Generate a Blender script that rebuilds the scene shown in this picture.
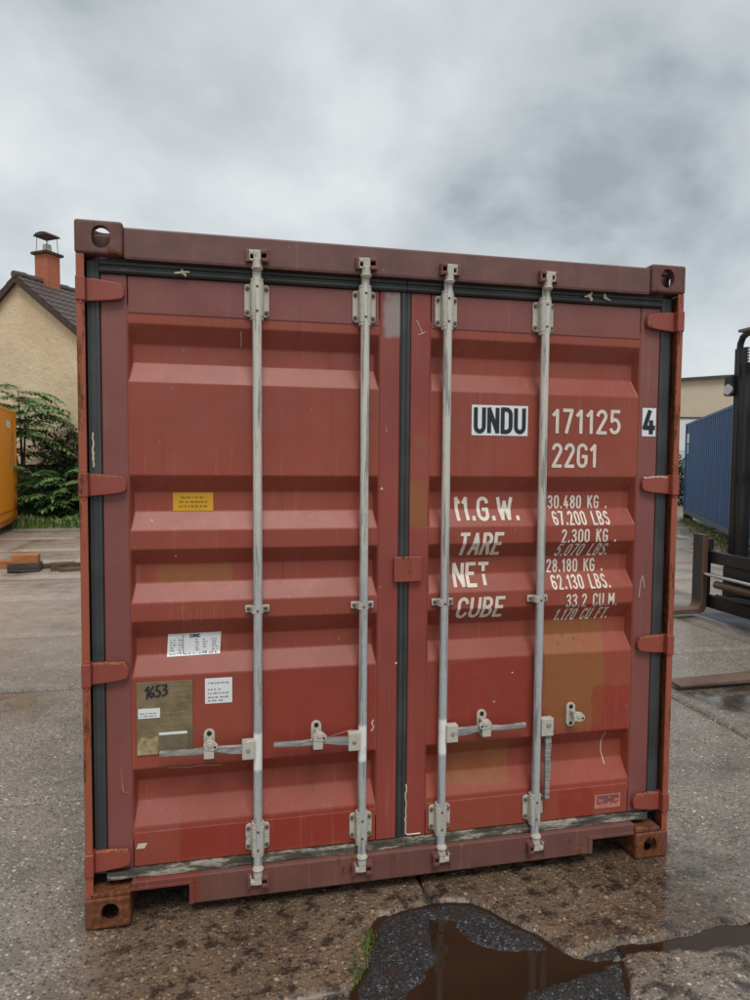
import bpy, bmesh, math, random
from mathutils import Vector, Matrix, noise
random.seed(7)
R = math.radians
scene = bpy.context.scene
for o in list(bpy.data.objects): bpy.data.objects.remove(o)
C = scene.collection

# ------------------------------------------------------------------ camera
cam_d = bpy.data.cameras.new('camera'); cam = bpy.data.objects.new('camera', cam_d); C.objects.link(cam)
cam_d.sensor_fit = 'HORIZONTAL'; cam_d.sensor_width = 36; cam_d.lens = 36*676.66/750
cam_d.clip_start = 0.05; cam_d.clip_end = 3000
yaw, pitch, roll = 0.213696, -0.054354, 0.0079225
f = Vector((math.sin(yaw)*math.cos(pitch), math.cos(yaw)*math.cos(pitch), math.sin(pitch)))
r0 = Vector((math.cos(yaw), -math.sin(yaw), 0)); u0 = r0.cross(f)
rr = math.cos(roll)*r0 + math.sin(roll)*u0; uu = -math.sin(roll)*r0 + math.cos(roll)*u0
mw = Matrix((rr, uu, -f)).transposed().to_4x4(); mw.translation = (0.52641, -2.58553, 1.74213)
cam.matrix_world = mw
scene.camera = cam
scene.view_settings.view_transform = 'Standard'; scene.view_settings.look = 'None'
scene.view_settings.gamma = 1; scene.view_settings.use_curve_mapping = False
scene.view_settings.exposure = 0.45
scene.render.resolution_x = 768; scene.render.resolution_y = 1024

# ------------------------------------------------------------------ light: overcast sky and a very soft sun
SUN_EL, SUN_AZ = R(60), R(178)      # azimuth clockwise from +Y: behind the camera
world = bpy.data.worlds.new('World'); scene.world = world; world.use_nodes = True
wt = world.node_tree; wt.nodes.clear()
def wn(t, **k):
    n = wt.nodes.new(t)
    for a, b in k.items(): setattr(n, a, b)
    return n
out = wn('ShaderNodeOutputWorld'); bg = wn('ShaderNodeBackground'); bg.inputs['Strength'].default_value = 0.1
sky = wn('ShaderNodeTexSky', sky_type='NISHITA', sun_disc=False, sun_elevation=SUN_EL, sun_rotation=SUN_AZ)
tc = wn('ShaderNodeTexCoord'); sep = wn('ShaderNodeSeparateXYZ'); wt.links.new(tc.outputs['Generated'], sep.inputs[0])
mx = wn('ShaderNodeMath', operation='MAXIMUM'); mx.inputs[1].default_value = 0.0; wt.links.new(sep.outputs['Z'], mx.inputs[0])
ad = wn('ShaderNodeMath', operation='ADD'); ad.inputs[1].default_value = 0.55; wt.links.new(mx.outputs[0], ad.inputs[0])
dv = wn('ShaderNodeVectorMath', operation='SCALE'); 
inv = wn('ShaderNodeMath', operation='DIVIDE'); inv.inputs[0].default_value = 1.0; wt.links.new(ad.outputs[0], inv.inputs[1])
wt.links.new(tc.outputs['Generated'], dv.inputs[0]); wt.links.new(inv.outputs[0], dv.inputs['Scale'])
mp = wn('ShaderNodeMapping'); mp.inputs['Location'].default_value = (9.48, 6.84, 3.6); mp.inputs['Scale'].default_value = (1, 1, 0.35)
wt.links.new(dv.outputs[0], mp.inputs[0])
n1 = wn('ShaderNodeTexNoise'); n1.inputs['Scale'].default_value = 2.0; n1.inputs['Detail'].default_value = 7; n1.inputs['Roughness'].default_value = 0.52; n1.inputs['Distortion'].default_value = 0.25
n2 = wn('ShaderNodeTexNoise'); n2.inputs['Scale'].default_value = 4.2; n2.inputs['Detail'].default_value = 5; n2.inputs['Roughness'].default_value = 0.5
wt.links.new(mp.outputs[0], n1.inputs[0]); wt.links.new(mp.outputs[0], n2.inputs[0])
nm = wn('ShaderNodeMix', data_type='FLOAT'); nm.inputs[0].default_value = 0.3
wt.links.new(n1.outputs['Fac'], nm.inputs[2]); wt.links.new(n2.outputs['Fac'], nm.inputs[3])
cr = wn('ShaderNodeValToRGB'); e = cr.color_ramp.elements
e[0].position = 0.38; e[0].color = (2.7, 3.0, 3.15, 1)
e[1].position = 0.64; e[1].color = (6.3, 6.45, 6.45, 1)
k = e.new(0.44); k.color = (3.9, 4.25, 4.4, 1)
k = e.new(0.56); k.color = (5.3, 5.6, 5.65, 1)
wt.links.new(nm.outputs[0], cr.inputs[0])
sm = wn('ShaderNodeMix', data_type='RGBA'); sm.inputs[0].default_value = 0.90
wt.links.new(sky.outputs[0], sm.inputs[6]); wt.links.new(cr.outputs[0], sm.inputs[7])
wt.links.new(sm.outputs[2], bg.inputs[0]); wt.links.new(bg.outputs[0], out.inputs[0])
sd = bpy.data.lights.new('sun', 'SUN'); sd.energy = 1.5; sd.angle = R(25); sd.color = (1, 0.97, 0.93)
sun = bpy.data.objects.new('sun', sd); C.objects.link(sun)
sdir = Vector((math.sin(SUN_AZ)*math.cos(SUN_EL), math.cos(SUN_AZ)*math.cos(SUN_EL), math.sin(SUN_EL)))
sun.rotation_euler = sdir.to_track_quat('Z', 'Y').to_euler(); sun.location = sdir*30

# ------------------------------------------------------------------ material helpers
class NT:
    def __init__(s, name):
        s.m = bpy.data.materials.new(name); s.m.use_nodes = True; s.t = s.m.node_tree
        s.b = s.t.nodes['Principled BSDF']
        s.pos = s.n('ShaderNodeNewGeometry').outputs['Position']
    def n(s, t, **k):
        x = s.t.nodes.new(t)
        for a, b in k.items(): setattr(x, a, b)
        return x
    def l(s, a, b): s.t.links.new(a, b)
    def put(s, sock, v):
        if hasattr(v, 'is_output'): s.l(v, sock)
        elif isinstance(v, (tuple, list)) and len(v) == 3 and sock.type == 'RGBA': sock.default_value = (*v, 1)
        else: sock.default_value = v
    def vec(s, scale=(1,1,1), loc=(0,0,0), src=None):
        m = s.n('ShaderNodeMapping'); m.inputs['Scale'].default_value = scale; m.inputs['Location'].default_value = loc
        s.l(src or s.pos, m.inputs[0]); return m.outputs[0]
    def noise(s, scale, detail=4, rough=0.55, vec=None, dist=0, out='Fac'):
        x = s.n('ShaderNodeTexNoise'); x.inputs['Scale'].default_value = scale; x.inputs['Detail'].default_value = detail
        x.inputs['Roughness'].default_value = rough; x.inputs['Distortion'].default_value = dist
        s.l(vec or s.pos, x.inputs[0]); return x.outputs[out]
    def vor(s, scale, vec=None, feature='F1', out='Distance', rnd=1):
        x = s.n('ShaderNodeTexVoronoi', feature=feature); x.inputs['Scale'].default_value = scale
        x.inputs['Randomness'].default_value = rnd
        s.l(vec or s.pos, x.inputs[0]); return x.outputs[out]
    def math(s, op, a, b=0.5, clamp=False):
        x = s.n('ShaderNodeMath', operation=op, use_clamp=clamp); s.put(x.inputs[0], a); s.put(x.inputs[1], b); return x.outputs[0]
    def ramp(s, v, *st):
        x = s.n('ShaderNodeValToRGB'); e = x.color_ramp.elements
        st = [(p, (c, c, c) if isinstance(c, (int, float)) else c) for p, c in st]
        e[0].position = st[0][0]; e[0].color = (*st[0][1], 1); e[1].position = st[-1][0]; e[1].color = (*st[-1][1], 1)
        for p, c in st[1:-1]:
            q = e.new(p); q.color = (*c, 1)
        s.put(x.inputs[0], v); return x.outputs[0]
    def step(s, v, a, b):
        x = s.n('ShaderNodeMapRange', interpolation_type='SMOOTHSTEP'); s.put(x.inputs[0], v)
        x.inputs[1].default_value = a; x.inputs[2].default_value = b; return x.outputs[0]
    def mix(s, fac, a, b, mode='MIX'):
        x = s.n('ShaderNodeMix', data_type='RGBA', blend_type=mode); s.put(x.inputs[0], fac); s.put(x.inputs[6], a); s.put(x.inputs[7], b); return x.outputs[2]
    def xyz(s, v=None):
        x = s.n('ShaderNodeSeparateXYZ'); s.l(v or s.pos, x.inputs[0]); return x.outputs
    def box(s, x0, x1, z0, z1, soft=0.006, warp=0.03, axes=(0, 2), seed=0):
        w = s.n('ShaderNodeVectorMath', operation='ADD'); s.l(s.pos, w.inputs[0])
        nv = s.n('ShaderNodeVectorMath', operation='SCALE'); nv.inputs['Scale'].default_value = warp
        nn = s.noise(7, 3, 0.6, s.vec(loc=(seed, seed*2, 0)), out='Color')
        sb = s.n('ShaderNodeVectorMath', operation='SUBTRACT'); sb.inputs[1].default_value = (.5, .5, .5); s.l(nn, sb.inputs[0])
        s.l(sb.outputs[0], nv.inputs[0]); s.l(nv.outputs[0], w.inputs[1])
        q = s.xyz(w.outputs[0]); X, Z = q[axes[0]], q[axes[1]]
        a = s.math('MULTIPLY', s.step(X, x0-soft, x0+soft), s.step(X, x1+soft, x1-soft))
        b = s.math('MULTIPLY', s.step(Z, z0-soft, z0+soft), s.step(Z, z1+soft, z1-soft))
        return s.math('MULTIPLY', a, b)
    def bump(s, h, strength=0.3, dist=0.01, prev=None):
        x = s.n('ShaderNodeBump'); x.inputs['Strength'].default_value = strength; x.inputs['Distance'].default_value = dist
        s.put(x.inputs['Height'], h)
        if prev: s.l(prev, x.inputs['Normal'])
        return x.outputs[0]
    def fin(s, col=None, rough=None, normal=None, **k):
        if col is not None: s.put(s.b.inputs['Base Color'], col)
        if rough is not None: s.put(s.b.inputs['Roughness'], rough)
        if normal is not None: s.l(normal, s.b.inputs['Normal'])
        for a, v in k.items(): s.put(s.b.inputs[a.replace('_', ' ')], v)
        return s.m

def simple(name, col, rough=0.6, var=0.18, scale=6, bump=0.15, bscale=60, metallic=0, **k):
    s = NT(name)
    c = s.mix(1.0, (*col,), s.ramp(s.noise(scale, 5), (0.3, 1-var), (0.7, 1+var)), 'MULTIPLY')
    rg = s.math('ADD', rough-0.1, s.math('MULTIPLY', s.noise(scale*3, 4), 0.2))
    return s.fin(c, rg, s.bump(s.noise(bscale, 4), bump, 0.004), Metallic=metallic, **k)

def red_paint(name, base, chalk=0.25, rust=0.5, patches=(), rough=0.42, streak=0.5, dents=True, rz=.45):
    s = NT(name)
    big = s.noise(1.6, 4, 0.6); mid = s.noise(9, 6, 0.65)
    c = s.mix(1.0, base, s.ramp(big, (0.3, (.84, .86, .88)), (0.7, (1.14, 1.12, 1.1))), 'MULTIPLY')
    # sun-bleached chalky film, patchy and worn off lower down
    bl = s.step(s.math('ADD', s.xyz()[2], s.math('MULTIPLY', big, 1.4)), 1.6, 3.0)
    c = s.mix(s.math('MULTIPLY', s.step(mid, 0.30, 0.75), s.math('ADD', chalk*.6, s.math('MULTIPLY', bl, chalk*.9))), c, (.25, .11, .09))
    for i, (x0, x1, z0, z1, pc, am) in enumerate(patches):
        m = s.box(x0, x1, z0, z1, .008, .06, seed=i*3.7)
        m = s.math('MULTIPLY', m, s.math('MULTIPLY', s.step(mid, 0.25, 0.5), am))
        c = s.mix(m, c, pc)
    # dust and dirty run-off streaks
    st = s.noise(1, 5, 0.7, s.vec((38, 38, 1.1)))
    c = s.mix(s.math('MULTIPLY', s.step(st, 0.55, 0.85), streak*0.55), c, (.42, .22, .17))
    st2 = s.noise(1, 5, 0.7, s.vec((24, 24, 0.8), (5, 3, 1)))
    c = s.mix(s.math('MULTIPLY', s.step(st2, 0.56, 0.8), streak*0.5), c, (.10, .025, .018))
    # pale scuffs
    sc = s.noise(1, 3, 0.8, s.vec((60, 60, 14), (1, 7, 3)))
    c = s.mix(s.math('MULTIPLY', s.step(sc, 0.70, 0.75), 0.6), c, (.62, .42, .36))
    # rust
    rs = s.noise(14, 8, 0.72, s.vec((1, 1, rz), (9, 2, 4)))
    rm = s.step(rs, 0.74-0.30*rust, 0.79-0.30*rust)
    rc = s.ramp(s.noise(45, 5), (0.3, (.045, .016, .008)), (0.55, (.16, .048, .014)), (0.75, (.34, .12, .03)))
    c = s.mix(s.math('MULTIPLY', rm, 0.92), c, rc)
    rg = s.math('ADD', s.math('ADD', rough-0.08, s.math('MULTIPLY', mid, 0.2)), s.math('MULTIPLY', rm, 0.3))
    nb = s.bump(s.noise(2.6, 2), 0.35 if dents else 0.1, 0.012)
    nb = s.bump(s.noise(160, 3), 0.1, 0.002, nb)
    nb = s.bump(rm, 0.35, 0.002, nb)
    return s.fin(c, rg, nb, Specular_IOR_Level=0.4)

# ------------------------------------------------------------------ mesh helpers
class MB:
    def __init__(s): s.v = []; s.f = []; s.mi = []; s.cur = 0
    def add(s, vs, fs):
        o = len(s.v); s.v += [tuple(x) for x in vs]; s.f += [tuple(i+o for i in q) for q in fs]; s.mi += [s.cur]*len(fs); return s
    def box(s, x0, x1, y0, y1, z0, z1, M=None):
        v = [Vector((x, y, z)) for x in (x0, x1) for y in (y0, y1) for z in (z0, z1)]
        if M: v = [M @ q for q in v]
        return s.add(v, [(0,1,3,2), (4,6,7,5), (0,4,5,1), (2,3,7,6), (0,2,6,4), (1,5,7,3)])
    def tube(s, pts, rad, n=10, caps=True):
        pts = [Vector(p) for p in pts]; rad = rad if isinstance(rad, (list, tuple)) else [rad]*len(pts)
        d0 = (pts[1]-pts[0]).normalized(); a = Vector((0, 0, 1)) if abs(d0.z) < 0.9 else Vector((1, 0, 0))
        rings = []; nrm = d0.cross(a).normalized()
        for i, p in enumerate(pts):
            d = (pts[min(i+1, len(pts)-1)]-pts[max(i-1, 0)]).normalized()
            nrm = (nrm - d*nrm.dot(d)).normalized(); b = d.cross(nrm)
            rings.append([p + (nrm*math.cos(2*math.pi*k/n) + b*math.sin(2*math.pi*k/n))*rad[i] for k in range(n)])
        vs = [q for r_ in rings for q in r_]
        fs = [(i*n+k, i*n+(k+1) % n, (i+1)*n+(k+1) % n, (i+1)*n+k) for i in range(len(pts)-1) for k in range(n)]
        if caps: fs += [tuple(range(n))[::-1], tuple((len(pts)-1)*n+k for k in range(n))]
        return s.add(vs, fs)
    def prism(s, poly, a0, a1, axis='y'):
        n = len(poly)
        def P(p, a): return {'y': (p[0], a, p[1]), 'x': (a, p[0], p[1]), 'z': (p[0], p[1], a)}[axis]
        vs = [P(p, a0) for p in poly] + [P(p, a1) for p in poly]
        return s.add(vs, [tuple(range(n)), tuple(range(2*n-1, n-1, -1))] + [(i, n+i, n+(i+1) % n, (i+1) % n) for i in range(n)])
    def mesh(s, name, mats, smooth=False):
        me = bpy.data.meshes.new(name); me.from_pydata(s.v, [], s.f)
        for m in (mats if isinstance(mats, (list, tuple)) else [mats]): me.materials.append(m)
        for p, i in zip(me.polygons, s.mi): p.material_index = i
        bm = bmesh.new(); bm.from_mesh(me); bmesh.ops.recalc_face_normals(bm, faces=bm.faces); bm.to_mesh(me); bm.free()
        if smooth:
            for p in me.polygons: p.use_smooth = True
            me.set_sharp_from_angle(angle=R(38))
        return me
    def build(s, name, mats, parent=None, bevel=0, smooth=False, seg=2):
        return link(name, s.mesh(name, mats, smooth), parent, bevel=bevel, seg=seg)

def link(name, me, parent=None, loc=(0, 0, 0), rot=(0, 0, 0), scale=(1, 1, 1), bevel=0, seg=2):
    o = bpy.data.objects.new(name, me); C.objects.link(o); o.location = loc; o.rotation_euler = rot; o.scale = scale
    if parent: adopt(o, parent)
    if bevel:
        b = o.modifiers.new('bevel', 'BEVEL'); b.width = bevel; b.segments = seg; b.limit_method = 'ANGLE'; b.angle_limit = R(25)
        b.harden_normals = False
    return o
WM = {}
def adopt(o, parent):
    o.parent = parent; o.matrix_parent_inverse = WM.get(parent.name, Matrix.Identity(4)).inverted()
def thing(name, label, cat, loc=(0, 0, 0), rz=0, group=None):
    o = bpy.data.objects.new(name, None); C.objects.link(o); o.location = loc; o.rotation_euler = (0, 0, rz); o.empty_display_size = 0.2
    WM[o.name] = Matrix.Translation(loc) @ Matrix.Rotation(rz, 4, 'Z')
    return tag(o, label, cat, group)
def tag(o, label, cat, group=None):
    o['label'] = label; o['category'] = cat
    if group: o['group'] = group
    return o
def struct(o, kind='structure'): o['kind'] = kind; return o
def fbm(x, y, z=0, o=4):
    return noise.fractal(Vector((x, y, z)), 1.0, 2.0, o)
def local(parent, mb_obj): return mb_obj

# ------------------------------------------------------------------ ground
ROWS = [-6.2, -4.3, -2.35, -0.475, 1.08, 2.93, 4.68, 6.57, 8.25, 9.95, 11.6, 13.7, 15.6]
COLS = [1.31+2.5*k for k in range(-5, 9)]
PATCH = [(0.70,-1.5),(0.80,-.9),(.89,-.58),(.91,-.51),(.92,-.45),(.99,-.35),(1.015,-.25),(1.04,-.17),(1.09,-.11),(1.18,-.09),(1.29,-.08),(1.35,-.07),(1.47,-.10),(1.53,-.16),(1.58,-.24),(1.63,-.30),(1.68,-.38),(1.73,-.465),(1.79,-.495),(1.91,-.50),(1.87,-.58),(1.81,-.70),(1.80,-1.5)]
PUD = [(0.95,-.9),(1.0,-.62),(1.07,-.54),(1.17,-.46),(1.25,-.38),(1.26,-.27),(1.29,-.18),(1.36,-.2),(1.39,-.3),(1.45,-.38),(1.6,-.40),(1.70,-.44),(1.80,-.50),(1.78,-.535),(1.66,-.545),(1.54,-.56),(1.47,-.58),(1.43,-.64),(1.45,-.9)]
def sdist(poly, x, y):
    d = 1e9; ins = False; n = len(poly)
    for i in range(n):
        x0, y0 = poly[i]; x1, y1 = poly[(i+1) % n]
        ex, ey = x1-x0, y1-y0; t = max(0, min(1, ((x-x0)*ex+(y-y0)*ey)/(ex*ex+ey*ey)))
        dd = (x-x0-ex*t)**2+(y-y0-ey*t)**2
        if dd < d: d = dd
        if (y0 > y) != (y1 > y) and x < ex*(y-y0)/ey+x0: ins = not ins
    return -math.sqrt(d) if ins else math.sqrt(d)
def sst(a, b, x):
    t = max(0, min(1, (x-a)/(b-a))); return t*t*(3-2*t)

def concrete_mat():
    s = NT('wet_concrete'); q = s.xyz(); 
    p2 = s.pos
    big = s.noise(0.55, 5, 0.6); mid = s.noise(3.2, 6, 0.65)
    wv = s.n('ShaderNodeVectorMath', operation='SCALE'); wv.inputs['Scale'].default_value = 0.008; s.l(s.noise(60, 3, .6, out='Color'), wv.inputs[0])
    wa = s.n('ShaderNodeVectorMath', operation='ADD'); s.l(s.pos, wa.inputs[0]); s.l(wv.outputs[0], wa.inputs[1]); WV = wa.outputs[0]
    peb = s.vor(75, WV, out='Color'); pd = s.vor(75, WV); W2 = s.vec(loc=(3, 1, 0), src=WV)
    peb2 = s.vor(36, W2, out='Color'); pd2 = s.vor(36, W2)
    v1 = s.math('ADD', s.xyz(peb)[0], 0.0); v2 = s.xyz(peb2)[1]
    mort = s.mix(s.step(mid, .3, .7), (.145, .120, .096), (.255, .218, .180))
    stone = s.ramp(v1, (0.0, (.055, .042, .030)), (0.3, (.16, .127, .095)), (0.66, (.33, .275, .22)), (0.92, (.48, .42, .35)), (1.0, (.66, .61, .53)))
    c = s.mix(s.math('MULTIPLY', s.step(pd, 0.50, 0.34), 0.9), mort, stone)
    stone2 = s.ramp(v2, (0.0, (.06, .042, .028)), (0.5, (.26, .20, .14)), (0.85, (.48, .41, .32)), (1.0, (.80, .76, .68)))
    m2 = s.math('MULTIPLY', s.step(pd2, 0.36, 0.24), s.step(s.xyz(peb2)[0], 0.40, 0.46))
    c = s.mix(s.math('MULTIPLY', m2, 0.85), c, stone2)
    # stone fragments show less on the smoother far slabs
    far = s.step(q[1], 2.0, 6.0)
    smooth = s.mix(s.step(s.noise(7, 6, .7), .3, .7), (.30, .240, .190), (.42, .345, .275))
    c = s.mix(s.math('MULTIPLY', far, 0.8), c, smooth)
    # dark brown dirt blotches
    bl = s.noise(11, 5, 0.7, s.vec(loc=(2.2, 8, 0)))
    nearm = s.math('MULTIPLY', s.box(0.1, 2.6, -0.95, 0.35, 0.15, 0.35, (0, 1)), 0.8)
    c = s.mix(s.math('MULTIPLY', s.step(bl, 0.50, 0.62), s.math('ADD', nearm, 0.10)), c, (.026, .017, .011))
    # brown tint painted in front of the container, standing in for its reflection
    c = s.mix(s.math('MULTIPLY', s.box(-.05, 2.5, -0.6, 0.4, 0.2, 0.3, (0, 1), 4), 0.8), c, s.mix(1, c, (.60, .41, .255), 'MULTIPLY'))
    # wet film
    wet = s.step(s.math('ADD', s.noise(0.9, 5, 0.62, s.vec(loc=(4, 2, 0))), s.math('MULTIPLY', s.noise(6, 4), 0.25)), 0.60, 0.90)
    for i, (x0, x1, y0, y1) in enumerate([(-1.9, -.72, 2.25, 2.93), (2.0, 3.3, -.52, .1), (4.0, 5.6, 1.45, 1.98), (5.6, 7.5, 3.0, 4.6)]):
        wet = s.math('MAXIMUM', wet, s.box(x0, x1, y0, y1, 0.12, 0.5, (0, 1), i*5+1))
    pool = s.math('MULTIPLY', s.math('MAXIMUM', s.box(-2.6, -.85, 2.45, 2.93, .08, .5, (0, 1), 2), s.box(3.95, 5.6, 1.5, 1.95, .05, .3, (0, 1), 8)), s.step(s.noise(5, 4, .6), .62, .5))
    c = s.mix(s.math('MULTIPLY', wet, 0.55), c, s.mix(1, c, (.50, .46, .42), 'MULTIPLY'))
    c = s.mix(s.math('MULTIPLY', pool, 0.8), c, (.055, .040, .030))
    rg = s.math('SUBTRACT', s.math('ADD', 0.52, s.math('MULTIPLY', mid, 0.12)), s.math('MULTIPLY', wet, 0.26))
    rg = s.math('MULTIPLY', rg, s.math('SUBTRACT', 1.0, s.math('MULTIPLY', pool, 0.85)))
    h = s.math('ADD', s.math('MULTIPLY', s.step(pd, .5, .1), 0.5), s.math('MULTIPLY', s.step(pd2, .45, .1), 0.6))
    bs = s.math('SUBTRACT', 1.0, s.math('MULTIPLY', pool, 0.97))
    nb = s.bump(s.math('MULTIPLY', h, s.math('MULTIPLY', bs, s.math('SUBTRACT', 1, s.math('MULTIPLY', far, .6)))), 0.9, 0.008)
    nb = s.bump(s.math('MULTIPLY', s.noise(26, 6, .7), bs), 0.5, 0.012, nb)
    m = s.fin(c, rg, nb, IOR=1.5)
    s.put(s.b.inputs['Coat Weight'], s.math('ADD', 0.65, s.math('MULTIPLY', wet, 0.35))); s.b.inputs['Coat IOR'].default_value = 1.33
    s.put(s.b.inputs['Coat Roughness'], s.math('SUBTRACT', 0.30, s.math('MULTIPLY', wet, 0.16)))
    return m
MCON = concrete_mat()
dirt = NT('yard_dirt')
dirt.fin(dirt.mix(dirt.step(dirt.noise(2.5, 6, .7), .35, .65), (.05, .04, .03), (.13, .11, .09)), 0.8, dirt.bump(dirt.noise(40, 6, .7), .6, .02))
g = MB(); g.add([(-900, -900, -.05), (900, -900, -.05), (900, 900, -.05), (-900, 900, -.05)], [(0, 1, 2, 3)])
ground = struct(g.build('ground', dirt.m))
def slab(x0, x1, y0, y1):
    cx, cy = (x0+x1)/2, (y0+y1)/2
    inpatch = x0 < 2 and x1 > .6 and y0 < 0 and y1 > -1.6
    d = math.hypot(cx-1, cy+0.5)
    step = 0.012 if inpatch else (0.03 if d < 3.2 else (0.08 if d < 7 else 0.3))
    nx = max(4, int((x1-x0)/step)); ny = max(4, int((y1-y0)/step))
    base = -random.random()*0.003 if d > 2.2 else 0
    gap = 0.006
    xs = [x0+gap]+[x0+gap+(x1-x0-2*gap)*i/nx for i in range(nx+1)]+[x1-gap]
    ys = [y0+gap]+[y0+gap+(y1-y0-2*gap)*i/ny for i in range(ny+1)]+[y1-gap]
    vs = []; W_ = len(ys)
    for i, x in enumerate(xs):
        for j, y in enumerate(ys):
            n4 = fbm(x*2.3, y*2.3, 1)
            z = base - 0.004 + 0.004*max(-1, min(.9, n4))
            ex = min(x-x0, x1-x); ey = min(y-y0, y1-y)
            wob = 0.012*fbm(x*9, y*9, 4)
            # worn edge
            edge = min(ex, ey)+wob
            z -= 0.02*(1-sst(0.0, 0.03, edge))
            if inpatch or (y0 < -.4 and y1 > -.6 and 1 < x < 4):
                # hollow along the joint that holds water
                hy = abs(y+0.475-0.02*fbm(x*4, 2)); hw = 0.03+0.045*sst(1.95, 2.35, x)*(1-sst(2.9, 3.4, x))
                z -= 0.034*(1-sst(hw*.3, hw, hy+.02*fbm(x*8, y*8, 6)))*sst(1.7, 1.8, x)*(1-sst(3.2, 3.6, x))
            if inpatch:
                sdv = sdist(PATCH, x, y) + 0.016*fbm(x*13, y*13, 7)
                z -= 0.055*(1-sst(-0.012, 0.006, sdv))
            z = min(z, 0.0)
            if i in (0, len(xs)-1) or j in (0, W_-1): z = -0.06
            vs.append((x, y, z))
    fs = [(i*W_+j, (i+1)*W_+j, (i+1)*W_+j+1, i*W_+j+1) for i in range(len(xs)-1) for j in range(W_-1)]
    m = MB(); m.add(vs, fs); o = m.build('slab', MCON, ground)
    for p in o.data.polygons: p.use_smooth = True
    o['kind'] = 'structure'
for j in range(len(ROWS)-1):
    off = [0, 1.1, 0, .6, 0, -.7, .4, 0, 1.0, .3, 0, .8, 0][j] if ROWS[j] > 0.5 else 0
    for i in range(len(COLS)-1):
        slab(COLS[i]+off, COLS[i+1]+off, ROWS[j], ROWS[j+1])
# far yard surface beyond the slabs
fy = MB()
fy.add([(-60, 15.62, -.012), (22, 15.62, -.012), (22, 15.62, -.012), (-60, 15.62, -.012)], [])
def sheet(x0, x1, y0, y1, z): fy.add([(x0, y0, z), (x1, y0, z), (x1, y1, z), (x0, y1, z)], [(0, 1, 2, 3)])
sheet(-60, COLS[0]-.2, -40, 60, -.02); sheet(COLS[-1]+1.2, 70, -40, 60, -.02); sheet(COLS[0]-.2, COLS[-1]+1.2, 15.62, 60, -.02); sheet(COLS[0]-.2, COLS[-1]+1.2, -40, -6.22, -.02)
struct(fy.build('yard_surface', MCON, ground))

# asphalt patch with its puddle
s = NT('wet_asphalt')
av = s.vor(150, out='Color'); ad_ = s.vor(150)
ac = s.ramp(s.xyz(av)[0], (0, (.012, .012, .013)), (.6, (.03, .03, .032)), (.92, (.07, .07, .075)), (1, (.2, .2, .21)))
ac = s.mix(s.step(s.noise(9, 5, .7), .45, .7), ac, (.035, .024, .017))
anb = s.bump(s.step(ad_, .5, .1), .9, .006); anb = s.bump(s.noise(40, 5, .7), .6, .01, anb)
MASPH = s.fin(ac, s.math('ADD', .3, s.math('MULTIPLY', s.noise(12, 4), .25)), anb)
m = MB(); vs = []; NX, NY = 120, 150; X0, X1, Y0, Y1 = .62, 2.0, -1.55, 0.0
for i in range(NX+1):
    for j in range(NY+1):
        x = X0+(X1-X0)*i/NX; y = Y0+(Y1-Y0)*j/NY
        sd_ = sdist(PUD, x, y)+0.02*fbm(x*12, y*12, 3)
        z = -0.013+0.005*fbm(x*7, y*7, 9)-0.022*(1-sst(-0.05, 0.045, sd_))
        z -= 0.012*(1-sst(0.0, 0.05, -sdist(PATCH, x, y)))
        vs.append((x, y, min(z, -0.007)))
m.add(vs, [(i*(NY+1)+j, (i+1)*(NY+1)+j, (i+1)*(NY+1)+j+1, i*(NY+1)+j+1) for i in range(NX) for j in range(NY)])
pt = struct(m.build('asphalt_patch', MASPH, ground)); 
for p in pt.data.polygons: p.use_smooth = True
s = NT('brown_puddle_water')
s.fin(s.mix(s.noise(3, 4), (.020, .010, .005), (.040, .021, .011)), 0.03, s.bump(s.noise(5, 2), .03, .01), IOR=1.33)
MWAT = s.m
m = MB(); m.add([(x, y, -.0205) for x, y in PATCH], [tuple(range(len(PATCH)))])
m.add([(1.911, -.62, -.0205), (3.9, -.62, -.0205), (3.9, -.33, -.0205), (1.911, -.33, -.0205)], [(0, 1, 2, 3)]); struct(m.build('puddle_water', MWAT, ground))

# ------------------------------------------------------------------ container materials
OCH = (.27, .105, .035); BRIGHT = (.26, .020, .014); PALE = (.30, .30, .29)
BASE = (.285, .057, .034); STILE = (.215, .068, .060)
PATL = [(.26, .54, 1.275, 1.352, OCH, .85), (.345, 1.1, .2, .335, BRIGHT, .6), (.165, .34, .33, .46, (.27, .09, .08), .4), (1.125, 1.22, 2.24, 2.43, PALE, .7), (.62, 1.1, .55, .93, BRIGHT, .4)]
PATR = [(1.85, 2.13, .60, 1.06, OCH, .8), (2.08, 2.255, .56, .78, BRIGHT, .5), (1.40, 1.70, .375, .575, OCH, .7), (1.93, 2.09, .2, .325, BRIGHT, .55), (1.235, 1.31, 1.48, 1.665, OCH, .85), (1.25, 1.31, 1.80, 1.86, OCH, .5), (1.42, 1.78, .62, .92, BRIGHT, .5)]
MDOORL = red_paint('door_red_paint_left', BASE, .22, .05, PATL, .42, .75)
MDOORR = red_paint('door_red_paint_right', BASE, .22, .05, PATR, .42, .75)
MSTL = red_paint('door_frame_paint_left', STILE, .3, .06, PATL)
MSTR = red_paint('door_frame_paint_right', STILE, .3, .06, PATR)
MSTC = red_paint('door_centre_paint', (.27, .052, .04), .2, .04, PATR+PATL[3:4])
MHEAD = red_paint('header_faded_paint', (.135, .064, .058), .3, .12, (), .5, .4)
MSILL = red_paint('sill_faded_paint', (.14, .058, .046), .4, .50, ((.16, .42, .05, .2, (.2, .035, .02), .7),), .5, 1.0)
MPOST = red_paint('rusty_post_paint', (.33, .082, .042), .15, .78, (), .5, .8, False, .16)
MCAST = red_paint('corner_casting_paint', (.115, .048, .042), .3, .66, (), .55, .5, False)
MCASTB = red_paint('rusty_casting_paint', (.15, .045, .028), .3, .95, (), .5, .6, False)
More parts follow.
